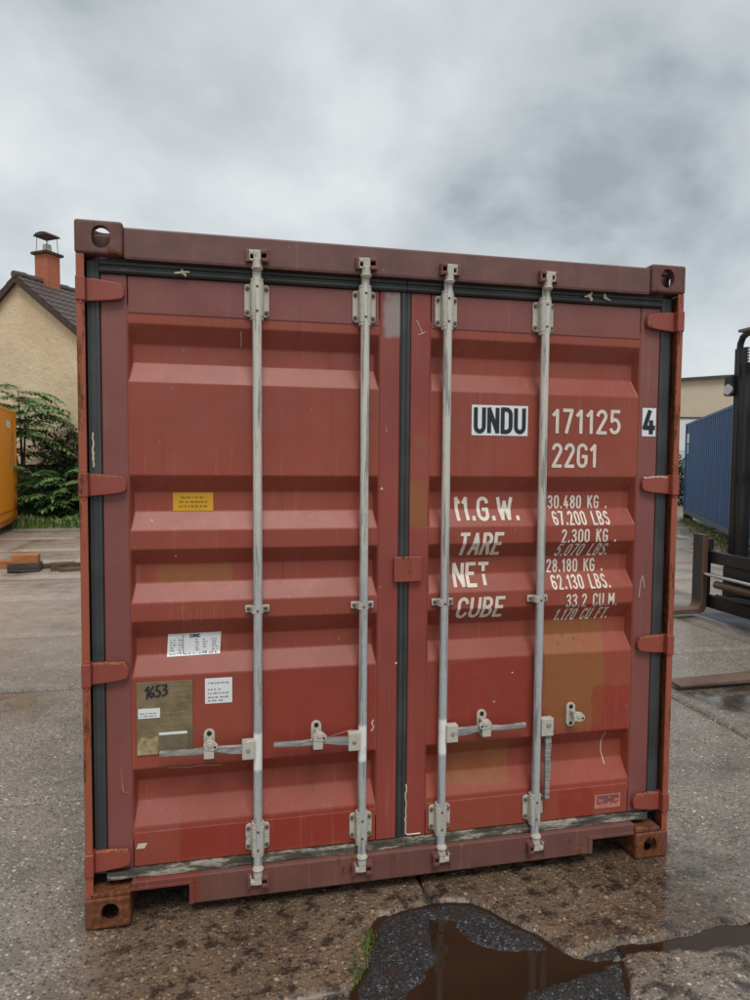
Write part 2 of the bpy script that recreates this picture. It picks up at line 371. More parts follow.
MHINGE = red_paint('hinge_paint', (.29, .060, .040), .25, .50, (), .4, .4, False)
MRUB = simple('black_rubber_seal', (.046, .050, .050), .5, .35, 5, .3, 90)
s = NT('weathered_grey_seal')
s.fin(s.ramp(s.noise(1, 6, .7, s.vec((9, 20, 50))), (.3, (.025, .024, .02)), (.5, (.10, .09, .07)), (.60, (.42, .39, .32)), (.70, (.07, .06, .05))), .6, s.bump(s.noise(60, 5), .5, .004)); MSEALB = s.m
s = NT('dark_cavity'); s.fin((.008, .007, .006), .9); MDARK = s.m
def rod_mat():
    s = NT('worn_cream_paint')
    fl = s.noise(1, 7, .72, s.vec((70, 70, 3.2))); fz = s.noise(16, 6, .7)
    q = s.xyz()
    cream = s.mix(fz, (.50, .47, .41), (.62, .60, .54))
    galv = s.mix(s.noise(40, 4), (.26, .27, .28), (.46, .48, .50))
    low = s.step(s.math('ADD', q[2], s.math('MULTIPLY', fz, .5)), 2.0, 1.35)
    c = s.mix(s.math('MULTIPLY', low, .8), cream, galv)
    fm = s.step(fl, .54, .58)
    c = s.mix(s.math('MULTIPLY', fm, .75), c, s.mix(fz, (.10, .095, .085), (.26, .25, .23)))
    wm = s.math('MULTIPLY', s.math('MULTIPLY', s.step(q[2], .545, .56), s.step(q[2], .705, .69)), s.step(q[0], 1.62, 1.6))
    c = s.mix(s.math('MULTIPLY', wm, s.step(fz, .3, .45)), c, (.78, .77, .74))
    rs = s.step(s.noise(24, 6, .75, s.vec((1, 1, .3), (3, 3, 9))), .66, .70)
    c = s.mix(s.math('MULTIPLY', rs, .8), c, (.15, .06, .025))
    return s.fin(c, s.math('ADD', .42, s.math('MULTIPLY', fl, .2)), s.bump(fm, .4, .002), Metallic=0.0)
MROD = rod_mat()
def hw_mat():
    s = NT('dirty_cream_hardware'); fz = s.noise(28, 6, .7)
    c = s.mix(fz, (.40, .37, .30), (.56, .53, .46))
    c = s.mix(s.math('MULTIPLY', s.step(s.noise(60, 5, .7, s.vec(loc=(1, 2, 3))), .58, .66), .7), c, (.17, .14, .10))
    c = s.mix(s.math('MULTIPLY', s.step(s.noise(20, 6, .75, s.vec(loc=(7, 2, 3))), .62, .68), .8), c, (.13, .05, .02))
    return s.fin(c, .5, s.bump(s.noise(90, 4), .25, .003))
MHW = hw_mat()
s = NT('worn_galvanised_lever'); s.fin(s.ramp(s.noise(1, 6, .75, s.vec((14, 30, 90))), (.3, (.10, .095, .085)), (.5, (.30, .295, .28)), (.7, (.55, .54, .51))), .45, s.bump(s.noise(80, 5), .3, .003), Metallic=.25); MLEV = s.m
MBOLT = simple('rusty_bolt', (.11, .075, .05), .6, .5, 60, .3)
MKEEP = red_paint('cam_keeper_paint', (.14, .05, .05), .5, .5, (), .5, .5, False)
MWHITE = simple('white_vinyl', (.74, .75, .76), .4, .05, 20, .02)
MLET = simple('stencil_white_paint', (.70, .62, .53), .6, .14, 30, .05)
MINK = simple('black_ink', (.012, .016, .024), .45, .2, 20, .02)
MINK2 = simple('faded_grey_ink', (.30, .30, .29), .5, .2, 50, .02)
MYEL = simple('yellow_vinyl', (.62, .33, .012), .45, .08, 15, .02)
MINKY = simple('brown_ink_on_yellow', (.28, .13, .01), .5, .2, 50, .02)
MPLATE = simple('oxidised_brass_plate', (.185, .135, .070), .55, .3, 14, .25, 50, Metallic=.15) if 0 else simple('oxidised_brass_plate', (.19, .14, .075), .55, .3, 14, .25, 50)
MPLATE2 = simple('grey_plate_inset', (.16, .125, .08), .5, .2, 20, .1)
MPINK = simple('faded_pink_vinyl', (.50, .17, .13), .5, .15, 30, .05)
MPINKI = simple('faded_violet_ink', (.20, .075, .085), .5, .2, 30, .05)
MPALE = simple('peeled_pale_paint', (.62, .52, .40), .6, .2, 30, .1)

# ------------------------------------------------------------------ the red container
W, H, L = 2.438, 2.591, 6.058
box = thing('shipping_container', 'weathered red steel shipping container with white lettering on closed doors', 'container', (W/2, L/2, 0))
YD = 0.048            # front plane of the door frames
YP = YD+0.004         # panel plane
DEP = 0.046
REC = [(2.247, 2.178, 2.109, 2.035), (1.691, 1.627, 1.553, 1.483), (1.413, 1.350, 1.280, 1.210), (1.141, 1.070, 1.003, .929), (.576, .514, .434, .350)]
PX = [(.168, 1.112), (1.322, 2.262)]
def surf(x, z):
    for (a, b) in PX:
        if a < x < b and .331 < z < 2.281:
            for z0, z1, z2, z3 in REC:
                if z3 <= z <= z0:
                    t = (z0-z)/(z0-z1) if z > z1 else (1 if z > z2 else (z-z3)/(z2-z3))
                    return YP+DEP*max(0, min(1, t))
            return YP
    return YD
def door_panel(x0, x1):
    m = MB(); zt = 2.31; q = 0.011
    def quad(a, b, c, d): m.add([a, b, c, d], [(0, 1, 2, 3)])
    e0, e1 = x0-.03, x1+.03
    def band(za, zb):
        for a, b in ((e0, x0), (x1, e1)): quad((a, YP, za), (b, YP, za), (b, YP, zb), (a, YP, zb))
    for z0, z1, z2, z3 in REC:
        band(zt, z0); band(z0, z3)
        quad((x0, YP, zt), (x1, YP, zt), (x1, YP, z0), (x0, YP, z0))
        A = [(x0, YP, z0), (x1, YP, z0), (x1, YP, z3), (x0, YP, z3)]; yi = YP+DEP
        B = [(x0+q, yi, z1), (x1-q, yi, z1), (x1-q, yi, z2), (x0+q, yi, z2)]
        for i in range(4): quad(A[i], A[(i+1) % 4], B[(i+1) % 4], B[i])
        quad(*B); zt = z3
    band(zt, .30); quad((x0, YP, zt), (x1, YP, zt), (x1, YP, .30), (x0, YP, .30))
    bm = bmesh.new(); vv = [bm.verts.new(v) for v in m.v]
    for fc in m.f: bm.faces.new([vv[i] for i in fc])
    bmesh.ops.remove_doubles(bm, verts=bm.verts, dist=1e-5)
    bmesh.ops.recalc_face_normals(bm, faces=bm.faces); me = bpy.data.meshes.new('panel'); bm.to_mesh(me); bm.free()
    return me
doors = []
for di in (0, 1):
    x0, x1 = PX[di]
    fx0, fx1 = (.076, 1.196) if di == 0 else (1.240, 2.356)
    # frame: the two stiles and the two rails are separate sub-parts of the door
    pm = door_panel(x0+.002, x1-.002); mt = (MDOORL, MDOORR)[di]; pm.materials.append(mt)
    d = link('door', pm, box, bevel=.004, seg=2); d['label'] = ['left door with square paper stickers and data plate', 'right door with white stencilled weights'][di]
    doors.append(d)
    out_st, in_st = ((fx0, x0), (x1, fx1)) if di == 0 else ((x1, fx1), (fx0, x0))
    MB().box(out_st[0], out_st[1], YD, YD+.05, .195, 2.418).build('door_stile', (MSTL, MSTR)[di], d, .006)
    MB().box(in_st[0], in_st[1], YD, YD+.05, .195, 2.418).build('door_stile', MSTC, d, .006)
    MB().box(x0+.002, x1-.002, YD+.0012, YD+.05, 2.281, 2.4165).build('door_rail', (MSTL, MSTR)[di] if di == 0 else MSTR, d, .005)
    MB().box(x0+.002, x1-.002, YD+.0012, YD+.05, .1965, .331).build('door_rail', mt, d, .005)
    MB().box(fx0+.01, fx1-.01, YD+.075, YD+.083, .2, 2.41).build('door_back', MDARK, d)
    # rubber seals
    sx = (.036, .0745) if di == 0 else (2.3575, 2.402)
    g = MB()
    g.box(sx[0]-.004, sx[1], YD-.006, YD+.03, .19, 2.46)
    for k in (.25, .7): g.tube([(sx[0]+(sx[1]-sx[0])*k, YD-.002, .2), (sx[0]+(sx[1]-sx[0])*k, YD-.002, 2.455)], .0055, 8)
    g.build('seal', MRUB, d, .002)
    g = MB(); tx = (sx[1]+.001, 1.2175) if di == 0 else (1.2195, sx[0]-.005)
    g.box(tx[0], tx[1], YD-.004, YD+.03, 2.4195, 2.472)
    for zz in (2.430, 2.455): g.tube([(tx[0], YD-.006, zz), (tx[1], YD-.006, zz)], .009, 8)
    g.build('seal', MRUB, d, .002)
    g = MB(); n = 60
    for k in range(n):
        a = tx[0]+(tx[1]-tx[0])*k/n; b = tx[0]+(tx[1]-tx[0])*(k+1)/n
        dz = .004*fbm(a*6, 3, di); g.box(a, b, YD-.012+.004*fbm(a*14, 1, di), YD+.03, .163+dz, .193+.5*dz)
    g.build('seal', MSEALB, d, .0)
    if di == 0:
        g = MB(); g.box(1.1975, 1.2385, YD+.004, YD+.04, .197, 2.418); g.tube([(1.209, YD+.003, .2), (1.209, YD+.003, 2.416)], .008, 8); g.tube([(1.228, YD+.003, .2), (1.228, YD+.003, 2.416)], .006, 8)
        g.build('seal', MRUB, d, .002)
MB().box(1.174, 1.290, YD-.020, YD-.004, 1.265, 1.368).build('overlap_plate', MHINGE, doors[1], .004)
MB().box(1.244, 1.288, YD-.006, YD+.002, 1.27, 1.362).build('overlap_plate_spacer', MHINGE, doors[1])
# white sealant bead at the foot of the gap
g = MB(); pts = []
for k in range(26):
    t = k/25; pts.append((1.238+.004*fbm(t*6, 1), YD-.001, .42-.21*t))
for k in range(8): pts.append((1.238+.009*k, YD-.001, .21+.002*fbm(k, 3)-(.004 if k else 0)))
g.tube(pts, [.0028+.0012*abs(fbm(i*.7, 5)) for i in range(len(pts))], 6); g.build('sealant_bead', MPALE, doors[1], smooth=True)
# peeled flecks on the top seal
for cx, cz in ((.364, 2.435), (2.005, 2.447), (2.075, 2.443)):
    g = MB()
    for k in range(6):
        a = random.random()*6.28; l = .006+.022*random.random()
        g.tube([(cx, YD-.017, cz), (cx+math.cos(a)*l, YD-.0165, cz+math.sin(a)*l*.8)], [.0055, .0035], 5)
    g.build('paint_fleck', MPALE, doors[0 if cx < 1 else 1])

# corner castings
def casting_mesh(mat):
    def tmp(mb): return mb.build('tmp', mat)
    a = tmp(MB().box(0, .162, 0, .178, 0, .118))
    b_ = a.modifiers.new('b', 'BEVEL'); b_.width = .010; b_.segments = 3
    cut = MB().box(.03, .150, .028, .166, .026, .106)
    c1 = tmp(cut)
    def stadium(w, h, n=10):
        pts = []; r_ = min(w, h)/2
        for k in range(2*n+2):
            aa = math.pi*k/n if k <= n else math.pi*(k-1)/n
            x, y = r_*math.cos(aa), r_*math.sin(aa)
            if h > w: y += (h-w)/2*(1 if k <= n else -1)
            else: x += (w-h)/2*(1 if (k <= n//2 or k > 2*n+1-n//2-1) else -1)
            pts.append((x, y))
        return pts
    fr = tmp(MB().prism([(.089+x, .0575+z) for x, z in stadium(.063, .079)], -.02, .06, 'y'))
    sdm = tmp(MB().prism([(.089+x, .0575+z) for x, z in stadium(.063, .079)], -.02, .06, 'x'))
    tp = tmp(MB().prism([(.082+x, .089+y) for x, y in stadium(.063, .115)], .06, .14, 'z'))
    bt = tmp(MB().prism([(.082+x, .089+y) for x, y in stadium(.063, .115)], -.02, .06, 'z'))
    al = [c1, fr, sdm, tp, bt]
    for c in al:
        md = a.modifiers.new('c', 'BOOLEAN'); md.operation = 'DIFFERENCE'; md.object = c; md.solver = 'EXACT'
    dg = bpy.context.evaluated_depsgraph_get(); dg.update()
    me = bpy.data.meshes.new_from_object(a.evaluated_get(dg)); me.name = 'corner_casting'
    for o in [a]+al: bpy.data.objects.remove(o)
    return me
cm = casting_mesh(MCAST); cmb = cm.copy(); cmb.materials.clear(); cmb.materials.append(MCASTB)
for zi in (0, 1):
    for xi in (0, 1):
        for yi in (0, 1):
            link('corner_casting', (cmb, cm)[zi], box, (xi*W, yi*L, zi*H), scale=(1-2*xi, 1-2*yi, 1-2*zi))
# posts, header, sill, rails, walls
for xi in (0, 1):
    s_ = 1-2*xi; X = lambda v: xi*W+s_*v
    g = MB(); poly = [(X(.004), .004), (X(.032), .004), (X(.032), .012), (X(.012), .012), (X(.012), .10), (X(.09), .10), (X(.09), .15), (X(.004), .15)]
    g.prism(poly, .1185, 2.4725, 'z'); g.build('corner_post', MPOST, box, .003)
    MB().box(min(X(.013), X(.085)), max(X(.013), X(.085)), .078, .0985, .1195, 2.4715).build('post_channel', MDARK, box)
    MB().box(min(X(.004), X(.16)), max(X(.004), X(.16)), L-.15, L-.004, .1185, 2.4725).build('corner_post', MPOST, box, .004)
    MB().box(min(X(.006), X(.066)), max(X(.006), X(.066)), .179, L-.179, 2.52, 2.58).build('top_side_rail', MHEAD, box, .004)
    MB().box(min(X(.006), X(.056)), max(X(.006), X(.056)), .179, L-.179, .03, .19).build('bottom_side_rail', MPOST, box, .004)
    g = MB(); y = .152; n = 0; prof = []
    while y < L-.16:
        prof += [(.014, y), (.014, y+.07), (.050, y+.138), (.050, y+.208)]; y += .276
    vs = []
    for d_, y in prof: vs += [(X(d_), y, .185), (X(d_), y, 2.53)]
    g.add(vs, [(2*i, 2*i+2, 2*i+3, 2*i+1) for i in range(len(prof)-1)]); g.build('side_wall', MSTL, box)
MB().box(.1625, W-.1625, .010, .07, 2.466, 2.576).build('header', MHEAD, box, .007)
MB().box(.03, W-.03, .071, .16, 2.44, 2.56).build('header_beam', MHEAD, box, .003)
# weld bead along the header
g = MB()
for k in range(150):
    x = .18+(W-.36)*k/149; g.box(x-.0075, x+.0075, .0095, .0125, 2.4655, 2.4672+.0022*random.random())
g.build('weld_bead', MHEAD, box)
g = MB(); vs = []; fs = []; nx = 24
for i in range(nx*2+1):
    y = .17+(L-.34)*i/(nx*2); vs += [(.05, y, 2.565+.012*(i % 2)), (W-.05, y, 2.565+.012*(i % 2))]
g.add(vs, [(2*i, 2*i+1, 2*i+3, 2*i+2) for i in range(nx*2)]); g.build('roof_panel', MHEAD, box)
MB().box(.17, W-.17, L-.06, L-.03, .12, 2.56).build('end_wall', MSTL, box, .003)
MB().box(.06, W-.06, .17, L-.17, .12, .165).build('floor', MDARK, box)
# sill with the two fork pockets
zb, zt = .048, .160
poly = [(.1635, zt), (.1635, .128), (.374, .128), (.374, zb), (2.072, zb), (2.072, .112), (W-.1635, .112), (W-.1635, zt)]
MB().prism(poly, .012, .10, 'y').build('sill', MSILL, box, .005)
MB().box(.162, .39, .008, .012, .128, .1405).build('pocket_lip', MSILL, box, .002)
MB().box(.3745, .392, .008, .0115, zb+.002, .127).build('pocket_lip', MSILL, box, .002)
MB().box(2.052, W-.1635, .008, .0115, .1125, .127).build('pocket_lip', MSILL, box, .002)
MB().box(2.052, 2.071, .008, .0113, zb+.002, .112).build('pocket_lip', MSILL, box, .002)
MB().box(.17, W-.17, .185, .20, .004, .12).build('pocket_shade_plate', MDARK, box)  # near-black plate added behind the fork pockets, standing in for their deep shade
# steel pads welded on the bottom castings
MB().box(.02, .162, .004, .12, .1195, .136).build('casting_pad', MCASTB, box, .004)
MB().box(W-.162, W-.04, .004, .12, .1195, .138).build('casting_pad', MCASTB, box, .004)

# hinges: blade, knuckle and pin
def hinge_mesh(mats):
    g = MB()
    prof = [(.034, -.041), (.034, .040), (.060, .041), (.105, .036), (.142, .031), (.156, .024), (.162, .010), (.162, -.012), (.155, -.025), (.13, -.031), (.09, -.036)]
    g.prism(prof, YD-.024, YD-.006, 'y')
    g.box(.002, .0345, -.002, .05, -.043, .043)
    g.box(.05, .14, YD-.0065, YD+.004, -.02, .02)
    g.cur = 1; g.tube([(.020, .010, -.056), (.020, .010, .056)], .010, 8)
    return g.mesh('hinge', mats)
HM = hinge_mesh([MHINGE, MPOST])
for di, zs in ((0, (2.352, 1.655, .960, .246)), (1, (2.357, 1.658, .956, .245))):
    for z in zs:
        link('hinge', HM, doors[di], (di*W, 0, z), scale=(1-2*di, 1, 1), bevel=.005, seg=3)

# locking rods with their hardware
RX = [.634, 1.047, 1.382, 1.802]; RY = .018
def bracket_mesh(h):
    g = MB(); w = .046
    prof = []
    for k in range(4):
        for j in range(4):
            a = R(90*k+30*j); cx = (w-.012)*(1 if k in (0, 3) else -1); cz = (h/2-.012)*(1 if k in (0, 1) else -1)
            prof.append((cx+.012*math.cos(a), cz+.012*math.sin(a)))
    g.prism(prof, .010, .018, 'y')                     # mounting plate
    # raised housing
    hz = h/2+.004; pr = []
    for k in range(9):
        a = math.pi*k/8; pr.append((.024*math.cos(a), -.012-.016*math.sin(a)))
    poly = [(.026, .0105)]+pr+[(-.026, .0105)]
    g.prism([(x, y) for x, y in poly], -hz, hz, 'z')
    g.tube([(0, -.004, hz), (0, -.004, hz+.012)], .0245, 14); g.tube([(0, -.004, -hz-.012), (0, -.004, -hz)], .0245, 14)
    g.cur = 1
    for sx in (-1, 1):
        for sz in (-1, 1): g.tube([(sx*.036, .011, sz*(h/2-.017)), (sx*.036, .003, sz*(h/2-.017))], [.0085, .007], 8)
    for sz in (-1, 1): g.tube([(0, -.024, sz*(h/2-.016)), (0, -.031, sz*(h/2-.016))], .0055, 8)
    return g.mesh('rod_bracket', [MHW, MBOLT], True)
BRU = bracket_mesh(.122); BRL = bracket_mesh(.105)
g = MB()
for sx in (-1, 1): g.box(sx*.031-.015, sx*.031+.015, .012, .018, -.014, .014)
pr = [(.0235*math.cos(math.pi*k/8), -.002-.0225*math.sin(math.pi*k/8)) for k in range(9)]
g.prism([(.0235, .0175)]+pr+[(-.0235, .0175)], -.015, .015, 'z')
g.cur = 1
for sx in (-1, 1): g.tube([(sx*.033, .013, 0), (sx*.033, .006, 0)], [.0085, .007], 8)
g.tube([(0, -.022, -.002), (0, -.028, -.002)], .005, 8)
GUI = g.mesh('rod_guide', [MHW, MBOLT], True)
def cam_mesh(sg):
    g = MB()
    g.tube([(0, 0, -.052*sg), (0, 0, -.010*sg)], .0185, 12)
    g.tube([(0, 0, -.046*sg), (0, 0, -.038*sg)], .0225, 12)
    g.box(-.014, .014, -.016, .016, -.016, .022)
    g.box(-.034, -.010, -.014, .010, .010*sg-.004, .010*sg+.012); g.box(-.034, -.026, -.014, .010, -.014, .018)
    g.box(-.034, .004, -.012, .008, -.018, -.010)
    return g.mesh('cam_end', [MHW])
def keeper_mesh():
    g = MB(); g.box(-.040, .040, .010, .016, -.026, .026); g.box(.014, .040, -.018, .012, -.022, -.008); g.box(.014, .040, -.018, .012, .008, .024)
    g.box(-.042, -.030, -.012, .012, -.024, .022); g.box(.033, .042, -.018, .012, -.024, .022)
    return g.mesh('cam_keeper', [MKEEP])
CMU, CML, KM = cam_mesh(1), cam_mesh(-1), keeper_mesh()
hdr = [o for o in bpy.data.objects if o.name == 'header'][0]; sil = [o for o in bpy.data.objects if o.name == 'sill'][0]
for i, x in enumerate(RX):
    d = doors[i//2]; fl = 1 if i < 2 else -1
    g = MB(); g.tube([(x, RY, .14), (x, RY, .23), (x+.0015, RY, 1.2), (x, RY, 2.3), (x, RY, 2.47)], .0172, 16)
    g.build('locking_rod', MROD, d, smooth=True)
    link('rod_bracket', BRU, d, (x, RY+.012, 2.350), bevel=.002); link('rod_bracket', BRL, d, (x, RY+.012, .272), bevel=.002)
    link('rod_guide', GUI, d, (x, RY+.008, 1.178), bevel=.002)
    link('cam_end', CMU, d, (x, .006, 2.503), scale=(fl, 1, 1), bevel=.003); link('cam_end', CML, d, (x, .006, .118), scale=(fl, 1, 1), bevel=.003)
    link('cam_keeper', KM, hdr, (x, .0, 2.503), scale=(fl, 1, 1), bevel=.003); link('cam_keeper', KM, sil, (x, .0, .116), scale=(fl, 1, 1), bevel=.003)
# levers and catches
def catch_mesh(closed=True):
    g = MB(); pr = []
    for k in range(12):
        a = math.pi*k/11; pr.append((.021*math.cos(a), .032+.021*math.sin(a)))
    for k in range(12):
        a = math.pi+math.pi*k/11; pr.append((.021*math.cos(a), -.032+.021*math.sin(a)))
    g.prism(pr, .022, .031, 'y')
    # swivelling latch
    pl = [(-.020, .018), (-.006, .034), (.016, .030), (.034, .012), (.030, -.004), (.012, -.010), (-.018, -.004)]
    g.prism(pl, -.040, -.029, 'y'); g.tube([(.004, .022, .016), (.004, -.044, .016)], .010, 10)
    if closed: g.box(-.019, .019, -.036, .024, -.040, -.030); g.box(-.019, .019, -.038, -.029, -.040, -.002)
    g.cur = 1
    g.tube([(0, .023, .036), (0, .019, .036)], .0095, 10); g.tube([(.022, -.039, .006), (.022, -.043, .006)], .005, 8)
    g.tube([(0, .023, -.036), (0, .019, -.036)], .007, 10)
    return g.mesh('handle_catch', [MHW, MDARK], True)
CAT = catch_mesh(); CATO = catch_mesh(False)
for i, (x, z) in enumerate(((.451, .662), (.865, .664), (1.563, .660), (1.972, .662))):
    link('handle_catch', CAT if i < 3 else CATO, doors[i//2], (x, .021, z), scale=(1 if i < 2 else -1 if i == 2 else 1, 1, 1), bevel=.002)
def lever(pts, hw=.011, th=.008):
    g = MB(); vs = []
    for (x, y, z, s_) in pts:
        vs += [(x, y-th, z-hw*s_), (x, y-th, z+hw*s_), (x, y+th, z+hw*s_), (x, y+th, z-hw*s_)]
    n = len(pts); fs = [(4*i+k, 4*i+(k+1) % 4, 4*i+4+(k+1) % 4, 4*i+4+k) for i in range(n-1) for k in range(4)]+[(0, 1, 2, 3), (4*n-1, 4*n-2, 4*n-3, 4*n-4)]
    g.add(vs, fs); return g
HUBZ = .640
for i, (sg, xe) in enumerate(((-1, .271), (-1, .694), (1, 1.744))):
    x = RX[i]; d = doors[i//2]; hx = x+sg*.037
    g = MB(); g.box(min(x+sg*.012, hx+sg*.023), max(x+sg*.012, hx+sg*.023), -.010, .024, HUBZ-.036, HUBZ+.036); g.cur = 1
    g.tube([(hx, -.009, HUBZ+.002), (hx, -.015, HUBZ+.002)], .009, 10); g.build('handle_hub', [MHW, MLEV], d, .003)
    le = abs(xe-hx); P = lambda t, z, s_=1, y=.004: (hx+sg*le*t, y, z, s_)
    lever([P(.02, HUBZ+.002, 1.5), P(.18, HUBZ+.004, 1.4), P(.34, HUBZ+.010, 1.0), P(.46, HUBZ+.012, 1.1), P(.55, HUBZ+.008, 1.0), P(.66, HUBZ+.006, .85), P(1, HUBZ+.010, .8)]).build('handle_lever', MLEV, d, .002)
x = RX[3]; hx = x+.042
g = MB(); g.box(x+.012, hx+.024, -.006, .026, .596, .672); g.cur = 1; g.tube([(hx, -.005, .645), (hx, -.011, .645)], .011, 10); g.build('handle_hub', [MHW, MLEV], doors[1], .008)
g = MB(); vs = []
for z, s_, dx in ((.60, 1.2, 0), (.55, 1.1, .002), (.50, 1.0, -.002), (.45, 1.2, .002), (.42, 1.0, 0), (.38, .85, 0), (.318, .85, .001)):
    c_ = hx+.006+dx; h_ = .012*s_; vs += [(c_-h_, .004, z), (c_+h_, .004, z), (c_+h_, .020, z), (c_-h_, .020, z)]
g.add(vs, [(4*i+k, 4*i+(k+1) % 4, 4*i+4+(k+1) % 4, 4*i+4+k) for i in range(6) for k in range(4)]+[(0, 1, 2, 3), (27, 26, 25, 24)]); g.build('handle_lever', MLEV, doors[1], .002)

# ------------------------------------------------------------------ lettering (stroke letters that follow the panel)
def arc(cx, cy, rx, ry, a0, a1, n=8): return [(cx+rx*math.cos(R(a0+(a1-a0)*k/n)), cy+ry*math.sin(R(a0+(a1-a0)*k/n))) for k in range(n+1)]
GL = {
 'U': (.46, [[(0, 1)]+arc(.23, .23, .23, .23, 180, 360)+[(.46, 1)]]),
 'N': (.46, [[(0, 0), (0, 1), (.46, 0), (.46, 1)]]),
 'D': (.46, [[(0, .5), (0, 1)]+arc(.2, .76, .26, .24, 90, 0, 6)+arc(.2, .24, .26, .24, 0, -90, 6)+[(0, 0), (0, .5)]]),
 '1': (.26, [[(0, .78), (.2, .98), (.2, 0)]]),
 '7': (.42, [[(0, 1), (.42, 1), (.14, 0)]]),
 '2': (.44, [arc(.22, .77, .22, .23, 170, -20)+[(0, 0), (.44, 0)]]),
 '5': (.44, [[(.42, 1), (.05, 1), (.03, .56)], [(.03, .55)]+arc(.2, .32, .24, .30, 100, -150, 12)]),
 '4': (.46, [[(.24, 1), (0, .24), (.46, .24)], [(.33, .52), (.33, 0)]]),
 'G': (.46, [arc(.23, .77, .23, .23, 10, 180)+arc(.23, .23, .23, .23, 180, 360)+[(.46, .46), (.26, .46)]]),
 'M': (.60, [[(0, 0), (0, 1), (.3, .4), (.6, 1), (.6, 0)]]),
 'm': (.62, [[(.10, 0), (.03, 1), (.17, .80)], [(.42, .80), (.54, 1), (.60, .02)]]),
 'W': (.70, [[(0, 1), (.17, .02), (.35, .82), (.53, .02), (.70, 1)]]),
 'T': (.46, [[(0, 1), (.46, 1)], [(.23, .97), (.23, 0)]]),
 't': (.46, [[(0, 1), (.46, 1)], [(.23, .97), (.23, .68)], [(.24, .42), (.25, .05)]]),
 'A': (.50, [[(0, 0), (.25, 1), (.50, 0)], [(.10, .30), (.40, .30)]]),
 'R': (.46, [[(0, 0), (0, 1)]+arc(.2, .77, .24, .23, 90, -90)+[(.02, .54)], [(.22, .52), (.46, 0)]]),
 'E': (.42, [[(.42, 1), (0, 1), (0, 0), (.42, 0)], [(.03, .53), (.34, .53)]]),
 'C': (.46, [arc(.23, .77, .23, .23, 5, 180)+arc(.23, .23, .23, .23, 180, 355)]),
 'B': (.46, [[(0, .5), (0, 1)]+arc(.2, .77, .22, .23, 90, -85)+[(.03, .53)], [(.18, .50)]+arc(.2, .25, .26, .25, 85, -90)+[(0, 0), (0, .5)]]),
 '3': (.44, [arc(.2, .77, .22, .23, 160, -80)+[(.14, .53)], arc(.2, .25, .24, .25, 80, -160)]),
 '0': (.44, [arc(.22, .76, .22, .24, 0, 180)+arc(.22, .24, .22, .24, 180, 360)+[(.44, .76)]]),
 '8': (.44, [arc(.22, .77, .20, .22, 0, 360, 14), arc(.22, .26, .22, .26, 0, 360, 14)]),
 '6': (.44, [arc(.22, .77, .22, .23, 20, 180)+[(0, .26)], arc(.22, .28, .22, .28, 0, 360, 14)]),
 'K': (.46, [[(0, 0), (0, 1)], [(.45, 1), (.04, .48)], [(.14, .58), (.46, 0)]]),
 'L': (.40, [[(0, 1), (0, 0), (.40, 0)]]),
 'S': (.44, [arc(.22, .76, .21, .24, 20, 215, 8)+arc(.22, .25, .22, .26, 60, -160, 10)]),
 'F': (.42, [[(.42, 1), (0, 1), (0, 0)], [(.03, .53), (.34, .53)]]),
 'I': (.04, [[(.02, 0), (.02, 1)]]),
 '.': (.08, [[(.04, 0), (.04, .10)]]), ' ': (.30, []),
}
def ribbons(mb, polys, sw, place, step):
    for pi, pl in enumerate(polys):
        pts = [Vector((a, b)) for a, b in pl]
        cut = next((i for i in range(1, len(pts)-1) if (pts[i]-pts[i-1]).angle(pts[i+1]-pts[i], 0) > .85), None)
        if cut:      # sharp corners become separate strokes
            ribbons(mb, [pl[:cut+1]], sw, lambda a, b, k, p_=pi: place(a, b, p_+k), step)
            ribbons(mb, [pl[cut:]], sw, lambda a, b, k, p_=pi: place(a, b, p_+k+1.37), step); continue
        q = [pts[0]]
        for a, b in zip(pts, pts[1:]):
            n = max(1, int((b-a).length/step))
            for k in range(1, n+1): q.append(a+(b-a)*k/n)
        L_, R_ = [], []
        for i, p in enumerate(q):
            d0 = (q[i]-q[i-1]).normalized() if i else (q[1]-q[0]).normalized(); d1 = (q[i+1]-q[i]).normalized() if i < len(q)-1 else d0
            t = (d0+d1); t = t.normalized() if t.length > .3 else d1
            nrm = Vector((-t.y, t.x)); k = min(1.25, 1/max(.4, abs(nrm.dot(Vector((-d1.y, d1.x))))))
            e_ = Vector((0, 0))
            if i == 0: e_ = -d1*sw*.35
            if i == len(q)-1: e_ = d0*sw*.35
            L_.append(p+nrm*sw*.5*k+e_); R_.append(p-nrm*sw*.5*k+e_)
        n = len(q)
        vs = [place(v.x, v.y, pi+.04*i) for i, v in enumerate(L_)]+[place(v.x, v.y, pi+.04*i) for i, v in enumerate(R_)]
        for i in range(n-1): mb.add([vs[i], vs[i+1], vs[n+i+1], vs[n+i]], [(0, 1, 2), (0, 2, 3)])
def text(mb, txt, x, z, h, total=None, sw=.16, slant=0, off=.0018, gap=.30, ysurf=surf, rise=0):
    wid = sum(GL[c][0] for c in txt)+gap*(len(txt)-1); sx = (total/wid if total else h); cx = 0
    step = .006/h
    for ci, c in enumerate(txt):
        w_, pl = GL[c]
        def place(a, b, pi):
            X_ = x+(cx+a)*sx+slant*b*h; Z_ = z+b*h+rise*(X_-x); return (X_, ysurf(X_, Z_)-off-.0002*pi, Z_)
        # stroke kept even although the letter is squeezed sideways: scale strokes in metres
        ribbons(mb, [[(a*sx/h, b) for a, b in p] for p in pl], sw, lambda a, b, pi: place(a*h/sx, b, pi), step)
        cx += w_+gap
    return mb
def decal(name, mb, mats, door): return mb.build(name, mats, door)
D0, D1 = doors
